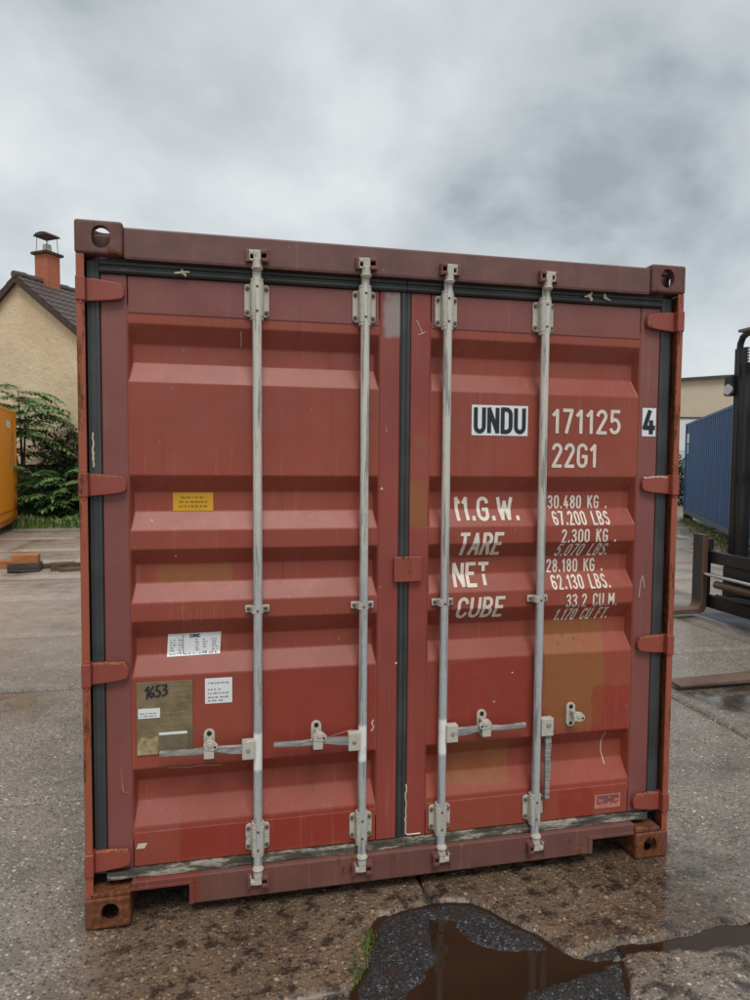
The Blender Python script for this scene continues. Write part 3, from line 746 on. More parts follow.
def sticker(x0, x1, z0, z1, off=.0012, tilt=(0, 0), n=10, ys=surf, mb=None):
    mb = mb or MB(); vs = []
    for i in range(3):
        for j in range(n+1):
            x = x0+(x1-x0)*i/2; z = z0+(z1-z0)*j/n+tilt[0]*i/2; xx = x+tilt[1]*j/n
            vs.append((xx, ys(xx, z)-off, z))
    return mb.add(vs, [(i*(n+1)+j, (i+1)*(n+1)+j, (i+1)*(n+1)+j+1, i*(n+1)+j+1) for i in range(2) for j in range(n)])
mb = sticker(1.501, 1.748, 1.860, 1.984); mb.cur = 1; text(mb, 'UNDU', 1.518, 1.876, .092, .212, .19, off=.0024); decal('code_sticker', mb, [MWHITE, MINK], D1)
decal('serial_lettering', text(MB(), '171125', 1.864, 1.879, .092, .306, .155), [MLET], D1)
mb = sticker(2.279, 2.345, 1.868, 1.990); mb.cur = 1; text(mb, '4', 2.290, 1.884, .090, .044, .22, off=.0024); decal('check_digit_sticker', mb, [MWHITE, MINK], D1)
decal('type_lettering', text(MB(), '22G1', 1.866, 1.736, .090, .196, .155), [MLET], D1)
for nm_, tx_, x, z, h, tot, sl in (('m.G.W.', 0, 1.450, 1.512, .086, .275, 0), ('TARE', 0, 1.458, 1.366, .086, .180, .10), ('NEt', 0, 1.447, 1.236, .086, .148, .03), ('CUBE', 0, 1.454, 1.103, .080, .196, .10)):
    decal('weight_lettering', text(MB(), nm_, x, z, h, tot, .17, sl, gap=.27), [MLET], D1)
for tx_, x, z, tot, sl in (('30.480 KG .', 1.860, 1.556, .275, .0), ('67.200 LBS', 1.872, 1.488, .258, .0), ('2.300 KG .', 1.905, 1.413, .252, .05), ('5.070 LBS.', 1.892, 1.350, .245, .28),
                          ('28.180 KG .', 1.860, 1.280, .262, .0), ('62.130 LBS.', 1.872, 1.212, .268, .0), ('33.2 CU.M.', 1.934, 1.133, .236, .05), ('1.170 CU FT.', 1.894, 1.068, .252, .28)):
    gp = .36; wid = lambda t: sum(GL[c][0] for c in t)+gp*(len(t)-1); sc_ = tot/wid(tx_); at_ = 0
    for word in tx_.split(' '):
        if word: decal('weight_lettering', text(MB(), word, x+.011+at_*sc_, z, .051, wid(word)*sc_, .15, sl*.6, gap=gp), [MLET], D1)
        at_ += (wid(word) if word else -gp)+gp+GL[' '][0]+gp
def dashes(mb, x0, x1, z, h, off=.0018, tilt=0, dens=.75, ys=surf):
    x = x0
    while x < x1-.004:
        l = .004+random.random()*.014; e_ = min(x+l, x1); k = (x-x0)*tilt
        y = min(ys(x, z), ys(e_, z))-off
        mb.add([(x, y, z+k), (e_, y, z+k), (e_, y, z+k+h*(.7+.3*random.random())), (x, y, z+k+h)], [(0, 1, 2, 3)]); x = e_+.002+random.random()*.004/dens
mb = sticker(.320, .469, 1.554, 1.624, off=.0014); mb.cur = 1
for z, a, b in ((1.602, .35, .432), (1.585, .343, .447), (1.568, .341, .45)): dashes(mb, a, b, z, .0075)
decal('yellow_sticker', mb, [MYEL, MINKY], D0)
mb = sticker(.293, .492, .992, 1.080, tilt=(.003, .005), off=.002); mb.cur = 1
for k in range(6):
    z = 1.052-k*.0098
    for a, b in ((.302, .328), (.332, .352), (.396, .412), (.424, .445), (.458, .484)):
        if random.random() < .85: dashes(mb, a+.003, b, z, .0042, tilt=.015, off=.0032)
dashes(mb, .302, .48, .998, .0035, tilt=.012, off=.0032)
mb.box(.3525, .3555, surf(.35, 1.04)-.005, surf(.35, 1.04)-.004, .996, 1.078)
mb.cur = 2; text(mb, 'CIMC', .380, 1.064, .011, .036, .3, off=.004); decal('data_sticker', mb, [MWHITE, MINK2, MINK], D0)
mb = sticker(.436, .538, .812, .911); mb.cur = 1
for z, a, b in ((.889, .446, .53), (.864, .446, .498), (.849, .446, .526), (.833, .446, .524), (.820, .446, .51)): dashes(mb, a, b, z, .0062)
decal('paper_sticker', mb, [MWHITE, MINK2], D0)
g = MB().box(.185, .390, YP-.004, YP-.0005, .629, .910); pl_ = g.build('data_plate', MPLATE, D0, .0015)
yp = lambda x, z: YP-.004
mb = MB()
HW1653 = [[(0, .72), (.18, 1), (.10, 0)], [(.52, 1), (.32, .62), (.26, .25), (.38, .02), (.54, .16), (.50, .42), (.32, .36)], [(.98, 1), (.76, .98), (.72, .58), (.90, .50), (.96, .24), (.84, .03), (.66, .08)], [(1.12, .94), (1.34, .98), (1.36, .78), (1.18, .58), (1.38, .46), (1.36, .14), (1.10, .02)]]
ribbons(mb, HW1653, .13, lambda a, b, pi: (.218+a*.056, YP-.0055-.0002*pi, .848+b*.043+.006*a), .1)
decal('handwritten_number', mb, [MINK], D0)
mb = MB().box(.191, .270, YP-.0055, YP-.0042, .772, .809); mb.cur = 1
for z in (.779, .789): dashes(mb, .197, .262, z, .004, off=.0062, ys=lambda x, z: YP)
decal('plate_label', mb, [MWHITE, MINK2], D0)
mb = MB().box(.266, .369, YP-.0055, YP-.0042, .636, .703); mb.build('plate_inset', MPLATE2, D0)
MB().box(.266, .369, YP-.0060, YP-.0042, .704, .713).build('plate_strip', MWHITE, D0)
mb = MB()
for k in range(11):
    z = .895-k*.0215
    for a, b in ((.205, .26), (.275, .372)):
        if random.random() < .75 and not (.84 < z < .9 and a < .25): dashes(mb, a, b, z, .0035, off=.0046, ys=lambda x, z: YP, dens=.6)
for k in range(7): mb.tube([(.355+.010*math.cos(k), YP-.0044, .846+.010*math.sin(k)), (.355+.010*math.cos(k+1), YP-.0044, .846+.010*math.sin(k+1))], .0012, 4)
decal('plate_engraving', mb, [simple('worn_engraving', (.27, .215, .13), .6, .3, 40, .05)], D0)['kind'] = 'stuff'
mb = MB().add([(.187, YP-.0042, .631), (.262, YP-.0042, .631), (.258, YP-.0042, .66), (.262, YP-.0042, .70), (.225, YP-.0042, .694), (.20, YP-.0042, .70), (.188, YP-.0042, .672)], [(0, 1, 2, 3, 4, 5, 6)])
decal('peeled_corner', mb, [simple('worn_brass_stain', (.33, .26, .13), .6, .4, 40, .3)], D0)
mb = sticker(2.098, 2.224, .226, .290); mb.cur = 1; text(mb, 'CIMC', 2.112, .250, .026, .098, .34, .12, off=.0024)
mb.box(2.106, 2.216, YD-.0026, YD-.0022, .280, .284); decal('maker_sticker', mb, [MPINK, MPINKI], D1)
mb = MB().add([(.178, YD-.0012, .268), (.209, YD-.0012, .268), (.219, YD-.0012, .288), (.186, YD-.0012, .289)], [(0, 1, 2, 3)]); decal('peeled_tape', mb, [MPALE], D0)

# scratches, chips and old paint runs
def scratch(pts, w, mat, door, nm='scratch', off=.0016):
    mb = MB(); ribbons(mb, [pts], w, lambda a, b, pi: (a, surf(a, b)-off-.0002*pi, b), .012); mb.build(nm, mat, door)
MRUN = simple('orange_paint_run', (.36, .125, .06), .5, .25, 30, .05); MSCR = simple('bare_scratch', (.52, .36, .27), .6, .25, 40, .1)
random.seed(77)
scratch([(2.288, 1.165), (2.292, 1.225), (2.303, 1.258), (2.310, 1.225), (2.313, 1.205)], .004, MSCR, D1)
scratch([(1.262, 2.31), (1.275, 2.285), (1.287, 2.262)], .0035, MSCR, D1); scratch([(1.268, 2.255), (1.29, 2.262), (1.298, 2.27)], .003, MSCR, D1)
scratch([(2.148, .565), (2.151, .52), (2.150, .47), (2.160, .435), (2.163, .41)], .004, MPALE, D1)
scratch([(.128, .585), (.131, .535), (.135, .497), (.152, .492)], .005, MRUN, D0)
scratch([(.575, 2.235), (.577, 2.21), (.576, 2.185)], .0035, MSCR, D0)
scratch([(1.09, .655), (1.10, .67), (1.092, .69), (1.099, .70)], .005, MPALE, D0)
scratch([(.86, .63), (.93, .648), (1.01, .668)], .0025, MSCR, D0)
scratch([(.30, .572), (.36, .566), (.43, .570), (.50, .563)], .004, MSCR, D0)
for k in range(11):
    x_ = .335+random.random()*.17; z_ = 1.205-random.random()*.02; scratch([(x_, z_), (x_+.001, z_-.03), (x_, z_-.03-random.random()*.17)], .0010+.0018*random.random(), MRUN, D0, 'paint_run')
for k in range(9):
    x_ = 1.90+random.random()*.2; z_ = .60+random.random()*.04; scratch([(x_, z_), (x_, z_-.03-random.random()*.05)], .002, MRUN, D1, 'paint_run')
for x_, z_, r_, d_, m_ in ((1.121, 1.245, .010, D0, MRUN), (1.125, 1.640, .007, D0, MPALE), (1.19, .93, .006, D0, MPALE), (.245, 1.52, .004, D0, MPALE), (.33, 1.385, .004, D0, MPALE), (1.62, .74, .005, D1, MSCR), (1.52, 1.40, .004, D1, MPALE), (1.7, .86, .004, D1, MPALE), (1.95, 1.0, .006, D1, MSILL), (2.0, .985, .005, D1, MSILL), (1.92, .97, .005, D1, MSILL)):
    pl_ = [(x_+r_*(.6+.6*random.random())*math.cos(k*.9), z_+r_*(.6+.6*random.random())*math.sin(k*.9)) for k in range(7)]
    MB().add([(a, surf(a, b)-.0014, b) for a, b in pl_], [tuple(range(7))]).build('paint_chip', m_, d_)
g = MB(); g.tube([(.047+.004*fbm(k*.4, 2), YD-.009, 1.845-.0105*k) for k in range(13)], [.003+.003*abs(fbm(k*.5, 8)) for k in range(13)], 7); g.build('sealant_run', MPALE, D0, smooth=True)
for di, z_ in ((1, 1.699), (1, .997), (1, .288), (0, 1.694), (0, 1.002), (0, .289)):
    g = MB()
    for k in range(9):
        x_ = .05+.012*k+random.uniform(-.004, .004); x_ = x_ if di == 0 else W-x_
        g.box(x_-.006, x_+.006, YD-.0245, YD-.012, z_-.008-.0045*abs(k-3)*.25, z_-.003-.0045*abs(k-3)*.25+.003*random.random())
    g.build('hinge_rust', MRUN if di == 0 else MPALE if z_ > 1.5 else MRUN, doors[di])

# ------------------------------------------------------------------ generic steel containers further off
def far_container(name, label, origin, ang, length, width, height, z0, mat, corr, dark):
    """origin = one bottom corner on the ground; the long side runs along +local Y, the width along +local X"""
    t = thing(name, label, 'container', (origin[0], origin[1], 0), ang)
    M4 = WM[t.name]
    def P(mb, nm, mt, bev=0):
        mb.v = [tuple(M4 @ Vector(v)) for v in mb.v]; return mb.build(nm, mt, t, bev)
    z1 = z0+height
    for nm, x in (('side_wall', .0), ('side_wall', width)):
        g = MB(); sg = 1 if x == 0 else -1; prof = []; y = .1
        if corr:
            while y < length-.25:
                prof += [(x+sg*.012, y), (x+sg*.012, y+.07), (x+sg*.048, y+.138), (x+sg*.048, y+.208)]; y += .276
            prof.append((x+sg*.012, length-.05))
        else: prof = [(x+sg*.02, .05), (x+sg*.02, length-.05)]
        vs = []
        for a, y in prof: vs += [(a, y, z0+.12), (a, y, z1-.06)]
        g.add(vs, [(2*i, 2*i+2, 2*i+3, 2*i+1) for i in range(len(prof)-1)]); P(g, nm, mat)
        P(MB().box(x-.0 if sg > 0 else x-.06, x+.06 if sg > 0 else x, .16, length-.16, z1-.07, z1-.005), 'top_rail', mat, .004)
        P(MB().box(x-.0 if sg > 0 else x-.06, x+.06 if sg > 0 else x, .16, length-.16, z0+.01, z0+.15), 'bottom_rail', dark, .004)
        for yy in (.0, length-.15): P(MB().box(x if sg > 0 else x-.12, x+.12 if sg > 0 else x, yy+.004, yy+.146, z0+.119, z1-.119), 'corner_post', mat, .006)
        for yy in (0, length-.178):
            for zz in (z0, z1-.118): P(MB().box(x-.002 if sg > 0 else x-.160, x+.160 if sg > 0 else x+.002, yy, yy+.178, zz, zz+.118), 'corner_casting', dark if zz == z0 else mat, .012)
        for yy in (.1, length-.5): P(MB().box(x-.02 if sg > 0 else x-.23, x+.23 if sg > 0 else x+.02, yy, yy+.3, 0, z0-.002), 'support_block', MTIM)
    P(MB().box(.03, width-.03, .05, length-.05, z1-.05, z1-.02), 'roof_panel', mat)
    P(MB().box(.03, width-.03, .05, length-.05, z0+.1, z0+.14), 'floor', dark)
    P(MB().box(.03, width-.03, .02, .06, z0+.1, z1-.04), 'end_wall', mat); P(MB().box(.03, width-.03, length-.06, length-.02, z0+.1, z1-.04), 'end_wall', mat)
    return t, P
def timber_mat(name, a, b):
    s = NT(name); gr = s.noise(1, 6, .7, s.vec((3, 30, 30)))
    c = s.mix(s.step(gr, .35, .65), a, b)
    return s.fin(c, .7, s.bump(gr, .4, .006))
MTIM = timber_mat('dark_wet_timber', (.035, .024, .018), (.085, .06, .045))
MTIM2 = timber_mat('brown_timber', (.06, .036, .02), (.15, .095, .055))
MTIMO = timber_mat('orange_timber', (.30, .10, .03), (.42, .17, .05))
def steel(name, col, col2, rough=.45):
    s = NT(name)
    n_ = s.noise(1, 6, .7, s.vec((3, 3, .5)))
    c = s.mix(s.step(n_, .35, .7), col, col2)
    c = s.mix(s.math('MULTIPLY', s.step(s.noise(18, 7, .75), .66, .7), .7), c, (.09, .04, .02))
    return s.fin(c, rough, s.bump(s.noise(3, 3), .2, .02))
MBLUE = steel('blue_container_paint', (.010, .066, .19), (.020, .092, .24))
MBLUED = steel('dark_blue_rail_paint', (.012, .025, .06), (.02, .035, .07))
MORG = steel('orange_container_paint', (.95, .30, .014), (.85, .33, .02))
MORGD = steel('worn_orange_rail_paint', (.55, .13, .02), (.30, .09, .03))
bd = Vector((10.93-15.06, 9.6-16.87)).normalized(); ang = math.atan2(-bd.y, -bd.x)-math.pi/2
# long axis runs from the far corner towards the camera; width to its left side (away from the yard)
t, P = far_container('shipping_container', 'dark blue corrugated container standing beyond the forklift', (15.06+bd.x*12.19, 16.87+bd.y*12.19), ang, 12.19, 2.438, 2.896, .2, MBLUE, True, MBLUED)
g = MB().box(-.006, .004, 11.2, 11.75, 2.45, 2.75); P(g, 'placard', simple('pale_placard', (.55, .66, .62), .5, .1))
g = MB().box(-.007, .003, 11.2, 11.75, 2.12, 2.42); P(g, 'placard', simple('teal_placard', (.05, .42, .45), .5, .1))
# the orange one lies to the left of its visible long side: its origin is the far left corner
oo = Vector((-4.97, 17.06)); dirn = Vector((math.sin(R(7.7)), -math.cos(R(7.7))))
ang2 = math.atan2(dirn.y, dirn.x)-math.pi/2
wx = Vector((math.cos(ang2), math.sin(ang2)))
t, P = far_container('shipping_container', 'orange flat-sided container raised on blocks beside the leafy sumac', (oo.x, oo.y), ang2, 6.058, 2.438, 2.87, .158, MORG, False, MORGD)
for k in range(2): P(MB().box(-.006, .01, 1.0+.3*k, 1.16+.3*k, 2.55, 2.72), 'white_marking', MWHITE)
for k in range(3): P(MB().box(-.006, .01, .5+.17*k, .58+.17*k, 2.2-.3*k, 2.42-.3*k), 'grey_marking', MINK2)
P(MB().box(-.008, .006, .16, 5.9, .47, .50), 'weld_seam', MORGD)

# ------------------------------------------------------------------ house on the left
s = NT('cream_render'); rn = s.noise(5, 6, .7)
c = s.mix(s.step(s.noise(1.2, 5, .65), .3, .7), (.66, .51, .33), (.76, .60, .41))
c = s.mix(s.math('MULTIPLY', s.step(s.noise(1, 5, .7, s.vec((2, 2, 5))), .5, .75), .35), c, (.46, .35, .22))
MREND = s.fin(c, .9, s.bump(rn, .9, .05))
s = NT('brown_roof_tiles'); c = s.mix(s.noise(5, 5, .7), (.05, .034, .03), (.12, .085, .075)); MTILE = s.fin(c, .55, s.bump(s.noise(30, 4), .3, .01))
MTERR = simple('terracotta_chimney', (.42, .13, .065), .8, .15, 5, .3, 30)
MDKW = simple('dark_verge_board', (.055, .035, .028), .7, .3)
A = Vector((-5.648, 20.07, 7.20)); a35 = R(35)
house = thing('house', 'cream rendered gable house with brown tiled roof and chimney', 'house', (A.x, A.y, 0), -a35)
HMX = WM[house.name]
def HP(mb, nm, mt, bev=0, par=None): mb.v = [tuple(HMX @ Vector(v)) for v in mb.v]; return mb.build(nm, mt, par or house, bev)
hw_, sl_, ln = 4.6, .72, 10.0; ez = A.z-hw_*sl_
HP(MB().prism([(-hw_, 0), (hw_, 0), (hw_, ez), (0, A.z), (-hw_, ez)], 0, ln, 'y'), 'wall', MREND)
for sg in (-1, 1):
    th = math.atan(sl_); g = MB(); rows = 17; lx = (hw_+.45)/rows
    for i in range(rows):
        xa, xb = i*lx, (i+1)*lx+.05
        za, zb_ = A.z+.10-xa*sl_+.02, A.z+.10-xb*sl_+.065
        ncol = 46
        for j in range(ncol):
            y0 = -.16+j*(ln+.3)/ncol; y1 = y0+(ln+.3)/ncol*.96; ym = (y0+y1)/2
            P8 = [(sg*xa, y0, za), (sg*xa, ym, za+.035), (sg*xa, y1, za), (sg*xb, y0, zb_), (sg*xb, ym, zb_+.035), (sg*xb, y1, zb_)]
            g.add(P8+[(sg*xb, y0, zb_-.05), (sg*xb, y1, zb_-.05)], [(0, 1, 4, 3), (1, 2, 5, 4), (3, 4, 5, 7, 6)])
    rf = HP(g, 'roof_tiles', MTILE); rf['kind'] = 'stuff'
    HP(MB().prism([(0, A.z+.012), (sg*(hw_+.45), A.z+.012-(hw_+.45)*sl_), (sg*(hw_+.45), A.z+.10-(hw_+.45)*sl_), (0, A.z+.10)], -.12, ln+.12, 'y'), 'roof_deck', MDKW)
    HP(MB().prism([(0, A.z-.10), (sg*(hw_+.4), A.z-.10-(hw_+.4)*sl_), (sg*(hw_+.4), A.z+.13-(hw_+.4)*sl_), (0, A.z+.13)], -.17, -.125, 'y'), 'verge_board', MDKW)
g = MB()
for k in range(26): g.tube([(0, -.2+k*.4, A.z+.13), (0, .22+k*.4, A.z+.145)], [.11, .13], 8)
HP(g, 'ridge_tiles', MTILE)
ch = HP(MB().box(-.25, .27, .78, 1.30, A.z-.6, A.z+1.02), 'chimney', MTERR, .02)
HP(MB().box(-.33, .35, .70, 1.38, A.z+1.0, A.z+1.08), 'chimney_crown', MDKW, .01, ch)
HP(MB().tube([(.01, 1.04, A.z+1.07), (.01, 1.04, A.z+1.34)], [.15, .12], 12), 'chimney_pot', simple('pale_flue', (.48, .42, .30), .8), 0, ch)
g = MB()
for sx in (-1, 1):
    for sy in (-1, 1): g.tube([(.01+sx*.22, 1.04+sy*.22, A.z+1.07), (.01+sx*.2, 1.04+sy*.2, A.z+1.60)], .010, 5)
g.prism([(-.30, A.z+1.58), (.32, A.z+1.58), (.22, A.z+1.66), (.01, A.z+1.69), (-.20, A.z+1.66)], .78, 1.30, 'y'); HP(g, 'chimney_cowl', MDKW, 0, ch)

# ------------------------------------------------------------------ planting on the left
def leaf_mat(name, a, b, c_):
    s = NT(name); n_ = s.noise(3, 4, .7)
    oi = s.noise(40, 2)
    c = s.ramp(s.math('ADD', s.math('MULTIPLY', n_, .6), s.math('MULTIPLY', oi, .4)), (.3, a), (.5, b), (.72, c_))
    m_ = s.fin(c, .5); s.b.inputs['Transmission Weight'].default_value = 0
    return m_
MLEAF = leaf_mat('sumac_leaf', (.042, .092, .026), (.095, .185, .052), (.19, .29, .09))
MLEAFD = leaf_mat('dark_bush_leaf', (.012, .03, .012), (.025, .055, .02), (.05, .09, .035))
MLEAFG = leaf_mat('weed_leaf', (.08, .14, .03), (.16, .24, .07), (.28, .36, .13))
MBARK = simple('grey_brown_bark', (.09, .065, .045), .85, .3, 12, .6, 40)
def leaflet(mb, p, d, up, l, w):
    s_ = d.cross(up); s_ = s_.normalized() if s_.length > 1e-4 else Vector((1, 0, 0)); n_ = s_.cross(d).normalized()
    mb.add([p, p+d*l*.45+s_*w-n_*w*.3, p+d*l-n_*l*.15, p+d*l*.45-s_*w-n_*w*.3], [(0, 1, 2), (0, 2, 3)])
def frond(mb, p, d, l, n=9, w=.03, ll=.2):
    d = d.normalized(); q = Vector(p); seg = l/n
    for k in range(n):
        d = (d+Vector((0, 0, -.13*(k/n+.3)))).normalized(); q2 = q+d*seg
        side = d.cross(Vector((0, 0, 1))); side = side.normalized() if side.length > .01 else Vector((1, 0, 0))
        t_ = 1-.5*abs(k/n-.4)
        for sg in (-1, 1):
            dd = (side*sg+d*.55+Vector((0, 0, -.25+random.uniform(-.15, .15)))).normalized()
            leaflet(mb, q2, dd, Vector((0, 0, 1)), ll*t_*random.uniform(.8, 1.15), w*t_)
        mb.add([q, q+Vector((0, 0, .012)), q2+Vector((0, 0, .006)), q2], [(0, 1, 2, 3)]); q = q2
    leaflet(mb, q, d, Vector((0, 0, 1)), ll, w)
def sumac(name, label, loc, h, nf, fl, seed, spread=.55, mat=MLEAF, base=.35, group=None):
    random.seed(seed); t = thing(name, label, 'tree' if h > 2.6 else 'shrub', loc, 0, group); L_ = Vector(loc)
    st = MB(); lv = MB()
    for k in range(3 if h > 2.6 else 5):
        a = random.random()*6.28; top = L_+Vector((math.cos(a)*spread*random.uniform(.3, 1), math.sin(a)*spread*random.uniform(.3, 1), h*random.uniform(.6, .85)))
        midp = L_+(top-L_)*.5+Vector((random.uniform(-.1, .1), random.uniform(-.1, .1), 0))
        st.tube([L_+Vector((random.uniform(-.06, .06), random.uniform(-.06, .06), -.02)), midp, top], [.05 if h > 2.6 else .025, .035 if h > 2.6 else .018, .012], 7)
        for j in range(nf):
            tt = random.uniform(base, 1); p = L_+(midp-L_)*2*tt if tt < .5 else midp+(top-midp)*(2*tt-1)
            b = random.random()*6.28
            frond(lv, p, Vector((math.cos(b), math.sin(b), random.uniform(.15, .9))), fl*random.uniform(.7, 1.15), 9, .055*fl, .30*fl)
    st.build('trunk', MBARK, t); lv.build('crown', mat, t); return t
sumac('sumac_tree', 'tall sumac tree with drooping fronds behind the orange container', (-5.05, 17.75, 0), 4.5, 24, 1.15, 3, .7, MLEAF, .62)
sumac('sumac_shrub', 'bright green frond-leaved shrub in front of the cream house wall', (-4.2, 17.5, 0), 1.75, 18, .85, 5, .75, MLEAF, .05)
sumac('sumac_shrub', 'low leafy shrub at the rear corner of the orange container', (-5.0, 17.55, 0), 1.1, 12, .6, 9, .5, MLEAF, .05)
sumac('sumac_shrub', 'leafy green shrub hiding behind the red container side', (-3.1, 17.5, 0), 1.5, 12, .8, 12, .7, MLEAF, .05)
def bush(name, label, loc, rx, ry, rz, n, mat, seed, ls=.09):
    random.seed(seed); t = thing(name, label, 'bush', loc); L_ = Vector(loc); lv = MB(); st = MB()
    cl = [(Vector((random.uniform(-.7, .7)*rx, random.uniform(-.7, .7)*ry, random.uniform(.25, .95)*rz)), random.uniform(.25, .5)) for _ in range(16)]
    for c_, r_ in cl:
        st.tube([L_+Vector((c_.x*.2, c_.y*.2, -.02)), L_+Vector((c_.x*.6, c_.y*.6, c_.z*.6)), L_+c_], [.022, .014, .006], 5)
        for k in range(n//16):
            d = Vector((random.gauss(0, 1), random.gauss(0, 1), random.gauss(0, 1))).normalized(); p = L_+c_+Vector((d.x*rx, d.y*ry, d.z*rz))*r_*random.uniform(.6, 1)
            if p.z < .02: continue
            dd = (d+Vector((random.uniform(-.6, .6), random.uniform(-.6, .6), random.uniform(-.4, .6)))).normalized()
            leaflet(lv, p, dd, Vector((random.uniform(-.5, .5), random.uniform(-.5, .5), 1)), ls*random.uniform(.7, 1.4), ls*.33)
    st.build('stem', MBARK, t); lv.build('crown', mat, t); return t
bush('evergreen_bush', 'dark evergreen bush against the cream house wall', (-3.75, 18.7, 0), 1.25, .8, 2.1, 6500, MLEAFD, 21)
# fence behind the shrubs
fn = thing('board_fence', 'dark blue-grey board fence behind the frond-leaved shrubs', 'fence', (-6.0, 19.0, 0))
MFEN = simple('dark_fence_paint', (.028, .036, .055), .6, .3)
for k in range(24): MB().box(-8.4+k*.2, -8.4+k*.2+.19, 19.0, 19.02, .02, 1.62+.01*(k % 3)).build('board', MFEN, fn)
for zz in (.4, 1.35): MB().box(-8.42, -3.58, 19.021, 19.07, zz, zz+.08).build('rail', MFEN, fn)
random.seed(31)
gm = MB()
def blade(mb, x, y, h, z=0, w=.008):
    a = random.random()*6.28; lx, ly = math.cos(a)*h*.45, math.sin(a)*h*.45; px, py = -math.sin(a)*w, math.cos(a)*w
    mb.add([(x-px, y-py, z), (x+px, y+py, z), (x+lx*.4+px*.7, y+ly*.4+py*.7, z+h*.65), (x+lx*.4-px*.7, y+ly*.4-py*.7, z+h*.65), (x+lx, y+ly, z+h)], [(0, 1, 2, 3), (3, 2, 4)])
for k in range(9000):
    x = random.uniform(-6.5, -1.2); y = 16.3+abs(random.gauss(0, .9))
    blade(gm, x, y, random.uniform(.08, .36)*(0.6+.9*abs(fbm(x*1.5, y*1.5))), -.03, .026)
struct(gm.build('grass', MLEAFG), 'stuff')['label'] = 'strip of green weeds along the edge of the yard'
gm = MB()
for k in range(2600):
    t_ = random.random(); bx, by = 15.0-4.4*t_, 16.4-7.6*t_
    d_ = abs(random.gauss(0, .35))*(.3+1.4*abs(fbm(t_*9, 2))); blade(gm, bx-d_*.87, by+d_*.5, random.uniform(.03, .14), -.03, .012)
struct(gm.build('grass', leaf_mat('dry_weed_leaf', (.10, .13, .03), (.20, .21, .06), (.32, .31, .12))), 'stuff')['label'] = 'yellowing weeds along the foot of the blue container'
gm = MB()
for k in range(900):
    t_ = random.random(); x = 1.035-.10*t_+random.gauss(0, .013); y = -.20-.22*t_+random.gauss(0, .012)
    blade(gm, x, y, random.uniform(.006, .02), -.016, .0022)
struct(gm.build('moss', leaf_mat('moss_green', (.05, .07, .01), (.10, .13, .02), (.16, .18, .03))), 'stuff')['label'] = 'green moss along the broken edge of the patch'

# ------------------------------------------------------------------ loose timber
random.seed(41)
def plank(label, cx, cy, l, w, h, rz, mat, z=0):
    m = MB().box(-l/2, l/2, -w/2, w/2, 0, h); o = m.build('timber_block', mat, None, .006)
    o.location = (cx, cy, z-.002); o.rotation_euler = (0, 0, rz); tag(o, label, 'timber', 'loose timber on the yard'); return o
plank('dark square timber under the orange block', -2.62, 8.98, .46, .30, .13, .08, MTIM)
plank('orange painted timber block lying on the dark timber', -2.61, 8.99, .38, .26, .13, .10, MTIMO, .131)
plank('long thin board behind the short timber offcuts', -2.12, 9.25, .62, .10, .07, .15, MTIM2)
plank('thick brown timber offcut beside the orange block', -2.07, 9.0, .36, .16, .12, .25, MTIM2)
plank('thin brown timber offcut lying foremost of the pile', -1.92, 8.86, .34, .10, .05, .18, MTIM2)
plank('reddish timber offcut near the orange container', -2.95, 9.35, .30, .14, .12, .1, MTIMO)

# ------------------------------------------------------------------ forklift at the right
MFK = steel('dark_fork_steel', (.030, .030, .034), (.060, .055, .052), .4)
MFKR = steel('rusty_fork_steel', (.10, .055, .035), (.17, .10, .07), .5)
MMAST = steel('black_mast_paint', (.014, .015, .019), (.03, .03, .034), .4)
MYF = steel('yellow_truck_paint', (.55, .33, .02), (.48, .27, .02), .4)
s = NT('polished_ram'); s.fin((.6, .6, .62), .2, Metallic=1.0); MRAM = s.m
MTYR = simple('tyre_rubber', (.02, .02, .021), .8, .3, 20, .4, 50)
fk = thing('forklift', 'black-masted forklift with lowered forks facing the red container', 'forklift', (7.6, 3.15, 0))
CY = 3.15; FX = -.12
class FB(MB):
    def build(s, *a, **k): s.v = [(x+FX, y, z) for x, y, z in s.v]; return MB.build(s, *a, **k)
for y0 in (4.19, 1.94):
    zf = .03 if y0 > 3 else .025
    FB().prism([(4.05, zf), (5.96, zf), (6.03, .05), (6.06, .10), (6.06, .95), (5.985, .95), (5.985, .15), (5.965, .105), (5.93, .09), (5.2, zf+.05), (4.05, zf+.018)], y0, y0+.17, 'y').build('fork', [MFKR], fk, .006)
    FB().box(5.984, 6.0605, y0+.002, y0+.168, .19, .952).build('fork_shank', MFK, fk, .008)
    g = FB(); g.box(6.062, 6.16, y0+.03, y0+.14, .765, .90); g.box(6.062, 6.079, y0+.03, y0+.14, .08, .762); g.build('fork_hook', MFK, fk, .008)
for z0_, z1_ in ((.62, .76), (.10, .25)):
    FB().box(6.08, 6.15, 1.92, 4.42, z0_, z1_).build('carriage_bar', MMAST, fk, .012)
for y in (1.95, 4.24): FB().box(6.085, 6.145, y, y+.12, .251, .619).build('carriage_plate', MMAST, fk, .01)
FB().box(6.10, 6.16, 2.4, 4.0, .255, .615).build('carriage_back', MMAST, fk, .01)
FB().tube([(6.02, 4.18, .50), (6.02, 3.4, .49), (6.03, 2.2, .49)], .022, 10).build('side_shift_ram', MRAM, fk, smooth=True)
FB().tube([(6.04, 4.02, .40), (6.04, 2.3, .39)], .045, 12).build('side_shift_cylinder', MFKR, fk, smooth=True)
for k in range(4): FB().tube([(6.03+.01*k, 4.0-.05*k, .28), (6.02, 3.7, .27+.012*k), (6.03, 3.3, .30+.01*k), (6.06, 3.1, .5)], .016, 8).build('hydraulic_hose', MMAST, fk, smooth=True)
